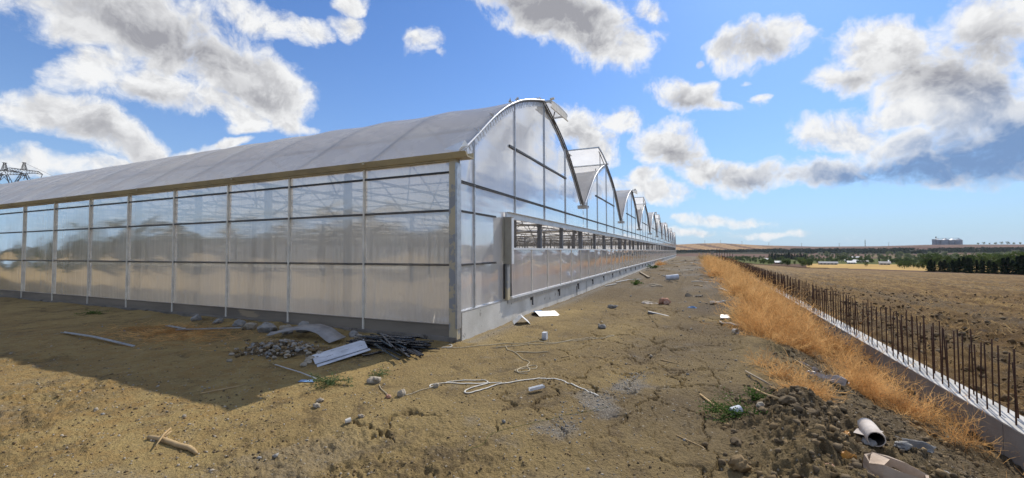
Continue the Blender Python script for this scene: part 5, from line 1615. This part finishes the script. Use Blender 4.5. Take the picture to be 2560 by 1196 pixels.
branch([(3.75, -2.55), (3.95, -2.75), (4.05, -2.85)], (0.006, 0.006, 0.004), 'stalk', 'thin straw beside the large round clod')

# card tube, paper sack, plastic litter on the spoil
mb = MB(); nseg = 20; tx, ty = 5.10, -2.24
def ring(t, r, wob=0.0):
    return [Vector((math.cos(2 * math.pi * k / nseg) * r * (1 + wob * math.sin(3 * k)), math.sin(2 * math.pi * k / nseg) * r * (1 - wob), t)) for k in range(nseg)]
rings = [ring(0, 0.082), ring(0.03, 0.086), ring(0.16, 0.085, 0.01), ring(0.30, 0.084, 0.02), ring(0.40, 0.076, 0.05)]
inner = [ring(0, 0.073), ring(0.38, 0.070)]
vs = [p for r in rings for p in r]
fs = [(j * nseg + k, (j + 1) * nseg + k, (j + 1) * nseg + (k + 1) % nseg, j * nseg + (k + 1) % nseg) for j in range(4) for k in range(nseg)] + [tuple(4 * nseg + k for k in range(nseg))]
mb.add(vs, fs, 0)
vi = [p for r in inner for p in r]
mb.add(vi, [(k, (k + 1) % nseg, nseg + (k + 1) % nseg, nseg + k) for k in range(nseg)] + [tuple(nseg + k for k in range(nseg - 1, -1, -1))], 1)
mb.add(ring(0, 0.082) + ring(0, 0.073), [(k, (k + 1) % nseg, nseg + (k + 1) % nseg, nseg + k) for k in range(nseg)], 0)
tube = mb.build('card_tube', [M['cardboard'], M['dark']], smooth=True)
tube.location = (tx + 0.05, ty - 0.22, gz(tx + 0.05, ty - 0.22) + 0.085)
tube.rotation_euler = (math.radians(-84), 0, math.radians(-2))
tube.scale = (0.70, 0.70, 0.60)
tag(tube, 'thick pale card tube with a dark open mouth on the spoil heap', 'card tube')
fl = MB(); fl.add([(-0.08, 0.0, 0.06), (-0.15, 0.05, 0.22), (-0.085, 0.03, 0.34), (-0.05, 0.06, 0.2)], [(0, 1, 2, 3)]); fl.add([(0.08, 0.03, 0.26), (0.17, 0.07, 0.42), (0.10, 0.06, 0.46), (0.06, 0.03, 0.40)], [(0, 1, 2, 3)])
fl.build('torn_flap', M['cardboard'], tube)

def crumple(name, x, y, sx, sy, h, mat, label, cat, seed, rz=0.0, n=14, parts=()):
    """crumpled sheet standing on the ground: a folded grid with thickness"""
    vs = []; fs = []
    z0 = gz(x, y)
    U, Vv = np.meshgrid(np.linspace(-1, 1, n), np.linspace(-1, 1, n))
    k = fbm(U * 1.4 + seed, Vv * 1.4, 3, seed) * 1.2
    ridge = np.abs(fbm(U * 2.2 + seed, Vv * 2.2 + 3, 2, seed + 9))
    Z = h * np.clip(0.75 - 0.55 * np.abs(Vv + 0.25 * k) - 0.25 * U ** 4 + 0.7 * k - 0.5 * ridge, 0.02, 1.2)
    X = U * sx * (1 + 0.18 * k) ; Y = Vv * sy * (0.8 + 0.3 * k)
    P = np.stack([X, Y, Z], -1).reshape(-1, 3)
    for dz in (0.0, -0.006):
        vs += [tuple(p + np.array([0, 0, dz])) for p in P]
    for lay_ in (0, 1):
        for j in range(n - 1):
            for i in range(n - 1):
                a = lay_ * n * n + j * n + i
                q = (a, a + 1, a + n + 1, a + n)
                fs.append(q if lay_ == 0 else q[::-1])
    mb = MB(); mb.add(vs, fs)
    o = mb.build(name, M[mat], smooth=False); o.location = (x, y, z0); o.rotation_euler = (0, 0, rz)
    return tag(o, label, cat)
# the sack stands open: a creased box of paper
sx, sy = 5.12, -2.82
sz0 = gz(sx, sy) - 0.03
rim = [(-0.20, -0.10, 0.20), (-0.10, -0.13, 0.225), (0.02, -0.12, 0.20), (0.14, -0.11, 0.185), (0.22, -0.07, 0.15), (0.23, 0.04, 0.17), (0.10, 0.10, 0.21), (-0.03, 0.11, 0.225), (-0.15, 0.09, 0.24), (-0.21, 0.0, 0.235)]
mb = MB(); nb = len(rim)
lv = []
for f_, o_ in ((1.0, 0.0), (0.62, 0.015), (0.3, -0.012), (0.0, 0.02)):
    for i, p in enumerate(rim):
        q = 1 + o_ * (1 if i % 2 else -1) * 3 + (1 - f_) * 0.06
        lv.append((p[0] * q + rng.gauss(0, 0.008), p[1] * q + rng.gauss(0, 0.008), p[2] * f_ + 0.002))
mb.add(lv, [(j * nb + k, (j + 1) * nb + k, (j + 1) * nb + (k + 1) % nb, j * nb + (k + 1) % nb) for j in range(3) for k in range(nb)])
inn = [(p[0] * 0.95, p[1] * 0.93, p[2] - 0.002) for p in rim] + [(p[0] * 0.88, p[1] * 0.85, 0.02) for p in rim]
mb.add(inn, [(k, (k + 1) % nb, nb + (k + 1) % nb, nb + k) for k in range(nb)] + [tuple(nb + k for k in range(nb))])
mb.add([lv[i] for i in range(nb)] + inn[:nb], [(k, (k + 1) % nb, nb + (k + 1) % nb, nb + k) for k in range(nb)])
mb.add([(-0.20, -0.10, 0.20), (-0.10, -0.13, 0.225), (-0.03, 0.02, 0.235), (-0.15, 0.09, 0.24)], [(0, 1, 2, 3)])
sack = mb.build('paper_sack', M['sack'])
sack.location = (sx, sy, sz0); sack.rotation_euler = (0.0, 0.06, -0.15); sack.scale = (0.72, 0.75, 0.72)
tag(sack, 'torn brown paper sack with a red mark at the bottom of the picture', 'paper sack')
pr = MB()
for k in range(12):
    pass
pts = [(-0.06 + 0.055 * math.cos(a), -0.152, 0.075 + 0.035 * math.sin(a)) for a in np.linspace(0, 2 * math.pi, 14, endpoint=False)]
pr.add(pts, [tuple(range(14))]); pr.build('red_print', M['red'], sack)
crumple('orange_wrapper', 4.88, -2.78, 0.05, 0.035, 0.05, 'orange', 'orange wrapper scrap left of the paper sack', 'wrapper', 4, 0.4, 8)
crumple('orange_wrapper', 4.98, -2.38, 0.045, 0.03, 0.03, 'orange', 'small orange scrap below the card tube', 'wrapper', 6, 0.9, 8)
crumple('plastic_litter', 5.52, 0.35, 0.22, 0.10, 0.10, 'plasticbag', 'crumpled grey plastic half under the dry weeds', 'plastic', 8, -0.5)
crumple('plastic_litter', 5.42, 0.85, 0.16, 0.08, 0.10, 'plasticbag', 'smaller crumpled plastic just above the other', 'plastic', 9, -0.9)
crumple('plastic_bag', 4.6, 7.3, 0.22, 0.12, 0.10, 'string', 'white plastic bag flattened on the track edge', 'plastic bag', 11, 0.2)
crumple('cement_bag', 2.75, 7.0, 0.28, 0.16, 0.07, 'plasticbag', 'pale flattened paper bag left of the brick block', 'paper bag', 12, 0.1)
crumple('plastic_scrap', 3.9, 6.3, 0.14, 0.08, 0.07, 'bluefoil', 'blue and white scrap right of the brick block', 'plastic scrap', 13, 0.5, 9)
crumple('timber_scrap', 3.95, 9.6, 0.28, 0.14, 0.12, 'timber', 'dark board scrap on the track left of the bank', 'board', 14, 0.1, 9)
crumple('wire_mesh_roll', 5.48, -1.80, 0.24, 0.08, 0.06, 'stonegrey', 'flattened roll of grey wire netting beside the card tube', 'wire netting', 15, -0.35, 18)
# scraps on the far track
mats = ['stone', 'string', 'timber', 'stalk', 'stonegrey']
for i in range(64):
    y = rng.uniform(11, 70); x = rng.uniform(0.9, 5.2)
    L = rng.uniform(0.15, 0.7) * (1 + y * 0.012); a = rng.uniform(-0.6, 0.6)
    mb = MB(); w = rng.uniform(0.05, 0.14) * (1 + y * 0.01)
    mb.bar((-L / 2, 0, 0.02), (0.0, 0.03, 0.05), w, 0.035); mb.bar((0.0, 0.03, 0.05), (L / 2, 0, 0.02), w * 0.9, 0.03)
    o = mb.build('building_scrap', M[rng.choice(mats)]); o.location = (x, y, gz(x, y)); o.rotation_euler = (0, 0, a)
    tag(o, 'flat building scrap strewn along the far dirt track', 'scrap', 'building scraps strewn along the track')

# ------------------------------------------------------------------ trees
def leaf_cloud(mb, lobes, n, ls):
    for i in range(n):
        c, r = rng.choice(lobes)
        d = Vector((rng.gauss(0, 1), rng.gauss(0, 1), rng.gauss(0, 1))).normalized() * (rng.random() ** 0.4)
        p = Vector(c) + Vector((d.x * r[0], d.y * r[1], d.z * r[2]))
        a = Vector((rng.gauss(0, 1), rng.gauss(0, 1), rng.gauss(0, 1))).normalized(); b = a.orthogonal().normalized(); 
        s = ls * rng.uniform(0.5, 1.3)
        mb.add([p - a * s, p - b * s * 0.7, p + a * s, p + b * s * 0.7], [(0, 1, 2, 3)])
def tree_proto(name, kind, label, cat, seed, H=6.0):
    rng.seed(seed)
    root = empty(name); tag(root, label, cat)
    tk = MB()
    if kind == 'conifer':
        tk.tube([(0, 0, 0), (0, 0, H * 0.9)], [0.14, 0.02], 6)
        cr = MB()
        lay_ = 11
        for j in range(lay_):
            z = H * (0.08 + 0.88 * j / lay_); R = H * 0.26 * (1 - j / (lay_ + 0.6)) ** 0.8
            for q in range(9):
                a = rng.uniform(0, 6.283)
                for s in range(5):
                    t = (s + 1) / 5
                    rr = R * t * rng.uniform(0.8, 1.15)
                    p = Vector((math.cos(a) * rr, math.sin(a) * rr, z - 0.10 * H * t * 0.5 + rng.gauss(0, 0.05 * H * 0.3)))
                    w = 0.06 * H * (1.2 - t * 0.6)
                    d = Vector((math.cos(a), math.sin(a), -0.3)); sd = Vector((-math.sin(a), math.cos(a), rng.uniform(-.5, .5)))
                    cr.add([p - d * w, p + sd * w, p + d * w, p - sd * w], [(0, 1, 2, 3)])
        mat = 'needles'
    else:
        tk.tube([(0, 0, 0), (0.05 * H * 0.2, 0, H * 0.3), (0, 0.02, H * 0.62)], [0.16, 0.12, 0.05], 6)
        lobes = []
        for i in range(9):
            a = rng.uniform(0, 6.283); q = rng.uniform(0.0, 0.30) * H
            rr = H * rng.uniform(0.14, 0.24)
            tall = 1.25 if kind == 'poplar' else 0.85
            lobes.append(((math.cos(a) * q * (0.5 if kind == 'poplar' else 1), math.sin(a) * q * (0.5 if kind == 'poplar' else 1), H * rng.uniform(0.32, 0.80)), (rr, rr, rr * tall)))
            tk.tube([(0, 0, H * 0.35), lobes[-1][0]], [0.07, 0.02], 5)
        lobes.append(((0, 0, H * 0.28), (H * 0.26, H * 0.26, H * 0.2)))
        cr = MB(); leaf_cloud(cr, lobes, 620, H * 0.045)
        mat = 'crownpale' if kind == 'willow' else 'crown'
    tk.build('trunk', M['bark'], root, smooth=True); cr.build('crown', M[mat], root)
    return root
protos = {
    'con': [tree_proto('conifer_tree', 'conifer', 'dark green conifer in the close row beyond the ploughed field', 'tree', 200 + i) for i in range(3)],
    'rnd': [tree_proto('round_tree', 'round', 'bushy green tree among the houses in the valley', 'tree', 300 + i) for i in range(3)],
    'wil': [tree_proto('willow_tree', 'willow', 'pale grey green tree in the belt across the valley', 'tree', 400 + i) for i in range(3)]}
rng.seed(77)
used_proto = set()
def site(az, d):
    a = math.radians(az); x = CAM[0] + d * math.sin(a); y = CAM[1] + d * math.cos(a)
    return x, y, float(macro(np.array([x]), np.array([y]))[0])
_ds = np.geomspace(110, 1745, 900)
def sight(az, el):
    """distance at which the land stands at this height angle"""
    a = math.radians(az); xs = CAM[0] + _ds * math.sin(a); ys = CAM[1] + _ds * math.cos(a)
    e = np.degrees(np.arctan2(macro(xs, ys) - CAM[2], _ds))
    m_ = np.maximum.accumulate(e)
    i = int(np.searchsorted(m_, el)); return float(_ds[min(i, len(_ds) - 1)])
def put_tree(kind, az, d, h, label, group):
    i = rng.randrange(3); p = protos[kind][i]
    x, y, z = site(az, d); s = h / 6.0
    sc = (s * rng.uniform(0.85, 1.25), s * rng.uniform(0.85, 1.25), s)
    if (kind, i) not in used_proto:
        used_proto.add((kind, i)); o = p; o.location = (x, y, z - 0.1); o.scale = sc; o.rotation_euler = (0, 0, rng.uniform(0, 6.28))
    else:
        o = copy_tree(p, (x, y, z - 0.1), rng.uniform(0, 6.28), sc)
    o['label'] = label; o['group'] = group
    return o
# the dark row at the field's right edge
for i in range(34):
    t = i / 33; az = 21.7 + t * 8.6 + rng.uniform(-0.1, 0.1)
    d = np.interp(az, AZ_T, EDGE_T) + rng.uniform(3, 9)
    h = rng.uniform(2.8, 4.3) * (0.75 if i < 3 else 1) + 0.5 * math.sin(az * 2.1)
    put_tree('con', az, d, h, 'dark green conifer in the close row beyond the ploughed field', 'dark conifers in the row at the right edge of the field')
for i in range(12):
    az = 22.0 + i * 0.72 + rng.uniform(-0.2, 0.2)
    put_tree('rnd', az, np.interp(az, AZ_T, EDGE_T) + rng.uniform(12, 22), rng.uniform(4.0, 5.6), 'broad dark green tree behind the conifer row', 'broad trees behind the conifer row')
# green shrubs left of that row
for i in range(16):
    az = 18.6 + i * 0.24 + rng.uniform(-0.1, 0.1)
    d = 330 + rng.uniform(-10, 60)
    put_tree('rnd', az, d, rng.uniform(2.5, 5.5) * (0.6 + 0.6 * i / 16), 'leafy green tree left of the dark conifer row', 'leafy trees left of the conifer row')
for i in range(8):
    az = 19.7 + i * 0.33
    put_tree('rnd', az, 175 + rng.uniform(0, 25), rng.uniform(2.0, 3.0), 'low green bush between straw field and conifer row', 'bushes beside the straw field')
# dark conifers before the valley houses
for i in range(22):
    az = 8.45 + i * 0.165 + rng.uniform(-0.04, 0.04)
    put_tree('con', az, 560 + rng.uniform(-8, 8), rng.uniform(6, 9), 'tall dark conifer in the dense stand above the valley houses', 'tall dark conifers in the valley stand')
put_tree('rnd', 15.1, 400, 6.0, 'single dark round tree near the long white roofs', 'single trees in the valley')['label'] = 'single dark round tree near the long white roofs'
put_tree('rnd', 17.1, 210, 2.2, 'single low bush in the straw field', 'single trees in the valley')
for i in range(60):
    az = rng.uniform(3, 12.5); d = np.interp(az, AZ_T, EDGE_T) * rng.uniform(1.15, 1.5)
    put_tree('rnd', az, d, rng.uniform(2.2, 3.8), 'green shrub along the far edge of the ploughed field', 'shrubs along the far field edge')
for i in range(40):
    az = rng.uniform(12, 21); d = rng.uniform(330, 420)
    put_tree('rnd', az, d, rng.uniform(2.0, 3.6), 'green shrub behind the straw field', 'shrubs behind the straw field')
# the valley's mixed green
for i in range(150):
    az = rng.uniform(2.2, 21); d = rng.uniform(420, 700)
    put_tree('rnd', az, d, rng.uniform(2.6, 5.2), 'bushy green tree among the houses in the valley', 'bushy trees among the valley houses')
for i in range(110):
    az = rng.uniform(9, 30); d = rng.uniform(640, 900) if az > 13 else rng.uniform(620, 760)
    put_tree('wil', az, d, rng.uniform(3.5, 7.5), 'pale grey green tree in the belt across the valley', 'pale trees in the belt across the valley')
for i in range(70):
    az = 19.5 + rng.random() ** 0.8 * 11; d = rng.uniform(420, 800)
    put_tree('wil', az, d, rng.uniform(4.0, 8.5), 'pale grey green tree on the slope behind the conifer row', 'pale trees on the slope behind the conifers')
for i in range(10):
    az = 25.0 + i * 0.35
    put_tree('rnd', az, 1730, rng.uniform(4, 9), 'dark tree on the right skyline', 'dark trees on the right skyline')

# far woods: one mass
mb = MB()
rng.seed(99)
for i in range(2600):
    az = rng.uniform(-2.2, 31)
    d = rng.uniform(1010, 1225)
    if az < 4.5: d = rng.uniform(1060, 1130)
    elif az < 8: d = rng.uniform(1060, 1190)
    if 12 < az < 22 and rng.random() < 0.18: d = rng.uniform(955, 990)
    if fbm(np.array([az * 0.9]), np.array([d * 0.012]), 2, 71)[0] < -0.22: continue
    x, y, z = site(az, d); h = rng.uniform(3, 5.5)
    for q in range(9):
        a = Vector((rng.gauss(0, 1), rng.gauss(0, 1), rng.gauss(0, 0.8))).normalized(); b = a.orthogonal().normalized(); s = h * 0.33
        p = Vector((x + rng.gauss(0, h * 0.4), y + rng.gauss(0, h * 0.4), z + h * rng.uniform(0.1, 0.95)))
        mb.add([p - a * s, p - b * s, p + a * s, p + b * s], [(0, 1, 2, 3)])
tag(mb.build('far_wood', M['wood_far']), 'dark wood covering the slope below the skyline', 'wood', kind='stuff')
mb = MB()
for i in range(2000):
    x = rng.uniform(-75, 45); y = -21 - 22 * rng.random() ** 1.6 - 1.5 * math.sin(x * 0.11)
    z = gz(x, y) + 3.2 * sstep(np.array([-y]), 34, 75)[0]; h = rng.uniform(2.2, 4.4) * (1 + 0.25 * math.sin(x * 0.19))
    for q in range(14):
        a = Vector((rng.gauss(0, 1), rng.gauss(0, 1), rng.gauss(0, 0.8))).normalized(); b = a.orthogonal().normalized(); s = 0.55
        p = Vector((x + rng.gauss(0, h * 0.3), y + rng.gauss(0, h * 0.3), z + h * rng.uniform(0.02, 1.0)))
        mb.add([p - a * s, p - b * s, p + a * s, p + b * s], [(0, 1, 2, 3)])
tag(mb.build('tree_belt', M['crown']), 'belt of trees behind the viewer, seen mirrored in the panels', 'wood', kind='stuff')

# ------------------------------------------------------------------ houses, silos, poles
def gable_house(az, el, w, dp, h, rh, wall_m, roof_m, rot, label, name='house', cat='house', nwin=3):
    w, dp, h, rh = w * 0.42, dp * 0.5, h * 0.5, rh * 0.5
    d = sight(az, el); x, y, z = site(az, d)
    root = empty(name, (x, y, z - 0.3), rot); tag(root, label, cat)
    b = MB(); b.box((-w / 2, -dp / 2, 0), (w / 2, dp / 2, h))
    b.add([(-w / 2, -dp / 2, h), (-w / 2, dp / 2, h), (-w / 2, 0, h + rh)], [(0, 2, 1)]); b.add([(w / 2, -dp / 2, h), (w / 2, dp / 2, h), (w / 2, 0, h + rh)], [(0, 1, 2)])
    b.build('wall', M[wall_m], root)
    r = MB(); o_ = 0.4
    for s in (-1, 1):
        q = [(-w / 2 - o_, s * (dp / 2 + o_), h - rh * o_ / (dp / 2) + 0.08), (w / 2 + o_, s * (dp / 2 + o_), h - rh * o_ / (dp / 2) + 0.08), (w / 2 + o_, 0, h + rh + 0.12), (-w / 2 - o_, 0, h + rh + 0.12)]
        r.add(q + [(p[0], p[1], p[2] - 0.1) for p in q], [(0, 1, 2, 3), (7, 6, 5, 4), (0, 4, 5, 1), (1, 5, 6, 2), (2, 6, 7, 3), (3, 7, 4, 0)])
    r.build('roof', M[roof_m], root)
    for i in range(nwin):
        wx = -w / 2 + w * (i + 0.5) / nwin
        f = MB(); f.box((wx - 0.35, -dp / 2 - 0.06, 0.45 * h), (wx + 0.35, -dp / 2 - 0.004, 0.8 * h)); f.build('window', M['dark'], root)
    return root
gable_house(8.22, -1.22, 9, 8, 3.0, 2.0, 'plaster', 'whiteroof', 0.2, 'small white roofed house left of the dark conifer stand')
gable_house(9.25, -1.60, 7, 6, 2.6, 1.5, 'tile', 'whiteroof', 0.1, 'small white roofed shed at the left end of the brown field')
gable_house(16.2, -0.92, 22, 8, 3.2, 2.0, 'plaster', 'whiteroof', -0.1, 'long white roofed barn standing highest in the valley', 'barn', 'barn', 6)
gable_house(16.0, -1.30, 22, 7, 2.6, 1.6, 'plaster', 'whiteroof', -0.1, 'long white roofed barn just right of the single dark tree', 'barn', 'barn', 6)
gable_house(15.9, -1.50, 8, 6, 2.4, 1.4, 'plaster', 'whiteroof', -0.1, 'short white roofed shed in front of the long barn')
gable_house(13.9, -1.62, 17, 6, 2.3, 1.2, 'plaster', 'greyroof', -0.05, 'long low grey shed at the edge of the straw field', 'shed', 'shed', 5)
gable_house(16.9, -1.36, 12, 7, 2.4, 1.2, 'plaster', 'plaster', -0.1, 'low tan building right of the long white barns', 'shed', 'shed', 4)
gable_house(19.05, -1.30, 10, 7, 2.4, 1.6, 'plaster', 'whiteroof', -0.2, 'white roofed house left of the leafy trees')
gable_house(18.55, -1.56, 9, 6, 2.4, 1.4, 'plaster', 'plaster', -0.2, 'pale low house below the white roofed one')
gable_house(27.5, -0.90, 20, 8, 3.0, 1.8, 'plaster', 'whiteroof', -0.3, 'white barn at the right edge of the picture above the conifers', 'barn', 'barn', 5)
gable_house(5.0, -1.05, 11, 8, 3.2, 2.2, 'plaster', 'tile', 0.2, 'red roofed house above the dry weeds left in the valley')
gable_house(4.2, -0.98, 9, 7, 3.0, 1.8, 'plaster', 'whiteroof', 0.2, 'white roofed house beside the red roofed one')

# grain silos on the skyline
D_S = 1742.0
sx_, sy_, sz_ = site(23.0, D_S)
silos = empty('silo_complex', (sx_, sy_, sz_ - 0.5), -math.radians(23.0)); tag(silos, 'grey grain silos with pale roofs standing on the skyline', 'grain silos')
def silo(x, y, r, h, rh, roofm):
    mb = MB(); n = 22
    vs = [(x + math.cos(2 * math.pi * k / n) * r, y + math.sin(2 * math.pi * k / n) * r, z) for z in (0, h) for k in range(n)]
    mb.add(vs, [(k, (k + 1) % n, n + (k + 1) % n, n + k) for k in range(n)])
    s = mb.build('silo', M['silo'], silos, smooth=False)
    rf = MB(); vs = [(x + math.cos(2 * math.pi * k / n) * (r + 0.2), y + math.sin(2 * math.pi * k / n) * (r + 0.2), h) for k in range(n)] + [(x + math.cos(2 * math.pi * k / n) * 1.2, y + math.sin(2 * math.pi * k / n) * 1.2, h + rh) for k in range(n)]
    rf.add(vs, [(k, (k + 1) % n, n + (k + 1) % n, n + k) for k in range(n)] + [tuple(n + k for k in range(n))])
    rf.build('roof', M[roofm], s)
for (x, y, r, h) in ((-20, 4, 8.5, 14.0), (-3, 0, 8.5, 14.0), (12, 4, 8.5, 13.4), (24, 0, 8.0, 13.0)):
    silo(x, y, r, h, 4.6, 'siloroof' if y > 2 else 'silo')
mb = MB(); mb.box((-29.5, -4, 0), (-20.5, 5, 16.2)); mb.box((-30, -4.4, 16.2), (-20.2, 5.4, 16.6)); mb.build('work_house', M['silo'], silos)
mb = MB(); mb.bar((-21, -4.5, 0), (-21, -4.5, 23), 1.0); mb.box((-22.5, -5.6, 20.5), (-19.5, -3.4, 24)); mb.build('elevator_tower', M['pylon'], silos)
mb = MB(); mb.bar((-21, 0, 18.8), (25, 0, 18.9), 1.0, 0.9); mb.build('conveyor', M['siloroof'], silos)

def pole(az, d, h, label, group=None):
    x, y, z = site(az, d)
    mb = MB(); mb.tube([(0, 0, -0.5), (0, 0, h)], [0.45, 0.30], 6)
    o = mb.build('utility_pole', M['pylon']); o.location = (x, y, z); o.rotation_euler = (0, 0, -math.radians(az)); tag(o, label, 'utility pole', group)
    a = MB(); a.bar((-2.4, 0, h - 1.0), (2.4, 0, h - 1.0), 0.35, 0.35); a.build('cross_arm', M['pylon'], o)
for az in (1.57, 3.33, 5.66, 8.42, 11.58, 14.93, 18.92):
    pole(az, 1740, 10.5, 'thin utility pole in the spaced line along the skyline', 'utility poles along the skyline')
x, y, z = site(17.08, 1740)
mb = MB(); H = 20
for (a, b) in ((-1, -1), (1, -1), (1, 1), (-1, 1)):
    mb.bar((a * 0.9, b * 0.9, -0.5), (a * 0.35, b * 0.35, H), 0.28)
for j in range(8):
    z0, z1 = H * j / 8, H * (j + 1) / 8; w0 = 0.9 - 0.55 * j / 8; w1 = 0.9 - 0.55 * (j + 1) / 8
    mb.bar((-w0, -w0, z0), (w1, -w1, z1), 0.2); mb.bar((-w0, w0, z0), (w1, w1, z1), 0.2)
mast = mb.build('radio_mast', M['pylon']); mast.location = (x, y, z); tag(mast, 'tall lattice radio mast on the skyline left of the silos', 'mast')
ab = MB(); ab.box((-0.9, -0.9, H - 4.5), (0.9, 0.9, H - 3.0)); ab.tube([(0, 0, H), (0, 0, H + 3)], 0.15, 5); ab.build('antenna', M['pylon'], mast)

# pylons beyond the roof on the left
def lattice(mb, a0, a1, w0, w1, n, t=0.10, axis=None):
    """square lattice leg from a0 to a1"""
    a0, a1 = Vector(a0), Vector(a1)
    d = (a1 - a0).normalized(); s = d.cross(Vector((0, 1, 0))).normalized() if abs(d.y) < 0.9 else Vector((1, 0, 0)); u = s.cross(d)
    cor = [(-1, -1), (1, -1), (1, 1), (-1, 1)]
    def pt(t_, k):
        w = w0 + (w1 - w0) * t_
        return a0.lerp(a1, t_) + s * (cor[k][0] * w / 2) + u * (cor[k][1] * w / 2)
    for k in range(4):
        mb.bar(pt(0, k), pt(1, k), t * 1.3)
        for j in range(n):
            t0, t1 = j / n, (j + 1) / n
            mb.bar(pt(t0, k), pt(t1, (k + 1) % 4), t); mb.bar(pt(t1, k), pt(t1, (k + 1) % 4), t)
def pylon(az, d, ztop, label):
    x, y, z = site(az, d)
    root = empty('pylon', (x, y, z), math.radians(-az + 20)); tag(root, label, 'pylon', None)
    m1 = MB()
    zb = ztop - 2.3
    for s in (-1, 1):
        for yy in (-0.5, 0.5):
            m1.bar((s * 0.5, yy, zb - 1.1), (s * 2.6, yy * 3, zb - 7), 0.16); m1.bar((s * 2.6, yy * 3, zb - 7), (s * 4.6, yy * 6, 0), 0.18)
        for j in range(6):
            a, b = j / 6, (j + 1) / 6
            m1.bar((s * (0.5 + 2.1 * a), -0.5 - a, zb - 1.1 - 5.9 * a), (s * (0.5 + 2.1 * b), 0.5 + b, zb - 1.1 - 5.9 * b), 0.08)
    m1.bar((-2.6, 0, zb - 7), (2.6, 0, zb - 7), 0.12); m1.bar((-1.5, 0, zb - 4), (1.5, 0, zb - 4), 0.10)
    m1.bar((-0.5, 0, zb - 1.1), (1.5, 0, zb - 4), 0.10); m1.bar((0.5, 0, zb - 1.1), (-1.5, 0, zb - 4), 0.10)
    m1.build('leg_frame', M['pylon'], root)
    pk = MB(); lattice(pk, (0, 0, zb), (0, 0, ztop), 1.1, 0.3, 5, 0.06)
    pk.bar((-0.45, 0, ztop), (0.45, 0, ztop), 0.22, 0.18); pk.build('peak', M['pylon'], root)
    ca = MB(); AW = 3.9
    for s in (-1, 1):
        for yy in (-0.45, 0.45):
            ca.bar((0, yy, zb), (s * AW * 0.8, yy * 0.6, zb + 0.05), 0.12); ca.bar((s * AW * 0.8, yy * 0.6, zb + 0.05), (s * AW * 1.1, 0, zb - 0.75), 0.13)
            ca.bar((0, yy, zb - 1.2), (s * AW * 0.7, yy * 0.6, zb - 0.65), 0.13); ca.bar((s * AW * 0.7, yy * 0.6, zb - 0.65), (s * AW * 1.1, 0, zb - 0.8), 0.12)
        for j in range(5):
            t0, t1 = j / 5 * 0.8, (j + 1) / 5 * 0.8
            ca.bar((s * AW * t0, 0.2, zb), (s * AW * t1, -0.2, zb - 1.15 + 0.6 * t1), 0.07); ca.bar((s * AW * t1, -0.2, zb - 1.15 + 0.6 * t1), (s * AW * t1, 0.2, zb), 0.07)
    ca.build('cross_arm', M['pylon'], root)
    for xx in (-4.2, 4.2):
        i_ = MB(); i_.tube([(xx, 0, zb - 0.8), (xx * 0.93, 0, zb - 1.9)], 0.09, 6); i_.build('insulator', M['pylon'], root)
    return root
pylon(-74.45, 190, 28.0, 'dark lattice pylon at the left edge of the sky, outer one')
pylon(-73.35, 205, 30.8, 'dark lattice pylon rising behind the roof, inner one')
for i, (a0, z0, a1, z1) in enumerate(((-73.4, 30.6, -63.5, 15.5), (-72.3, 24.5, -66.5, 16.0), (-74.4, 28.0, -62.5, 14.2), (-73.0, 22.0, -69.0, 16.0))):
    p0 = site(a0, 203); p1 = site(a1, 235)
    pts = []
    for q in range(15):
        t = q / 14
        pts.append((p0[0] * (1 - t) + p1[0] * t, p0[1] * (1 - t) + p1[1] * t, z0 * (1 - t) + z1 * t - 3.0 * 4 * t * (1 - t) * 0.3))
    mb = MB(); mb.tube(pts, 0.035, 4)
    tag(mb.build('power_line', M['pylon'], None, pts[0]), 'thin power line sagging from the pylons behind the roof', 'power line', 'power lines from the pylons')

# ------------------------------------------------------------------ air between here and the far hills
HZ0, HZ1 = -95.0, 75.0
mb = MB(); mb.box((-2300, -900, HZ0), (4200, 4300, HZ1))
hm_ = bpy.data.materials.new('haze_air'); hm_.use_nodes = True
N = NT(hm_.node_tree); N.n.clear()
pv = N.new('ShaderNodeVolumePrincipled'); pv.inputs['Color'].default_value = (0.80, 0.88, 1.0, 1); pv.inputs['Density'].default_value = 0.000062; pv.inputs['Anisotropy'].default_value = 0.2
out = N.new('ShaderNodeOutputMaterial'); N.l.new(pv.outputs[0], out.inputs['Volume'])
HAZE = tag(mb.build('haze', hm_), 'thin pale haze over the valley', 'haze', kind='stuff')
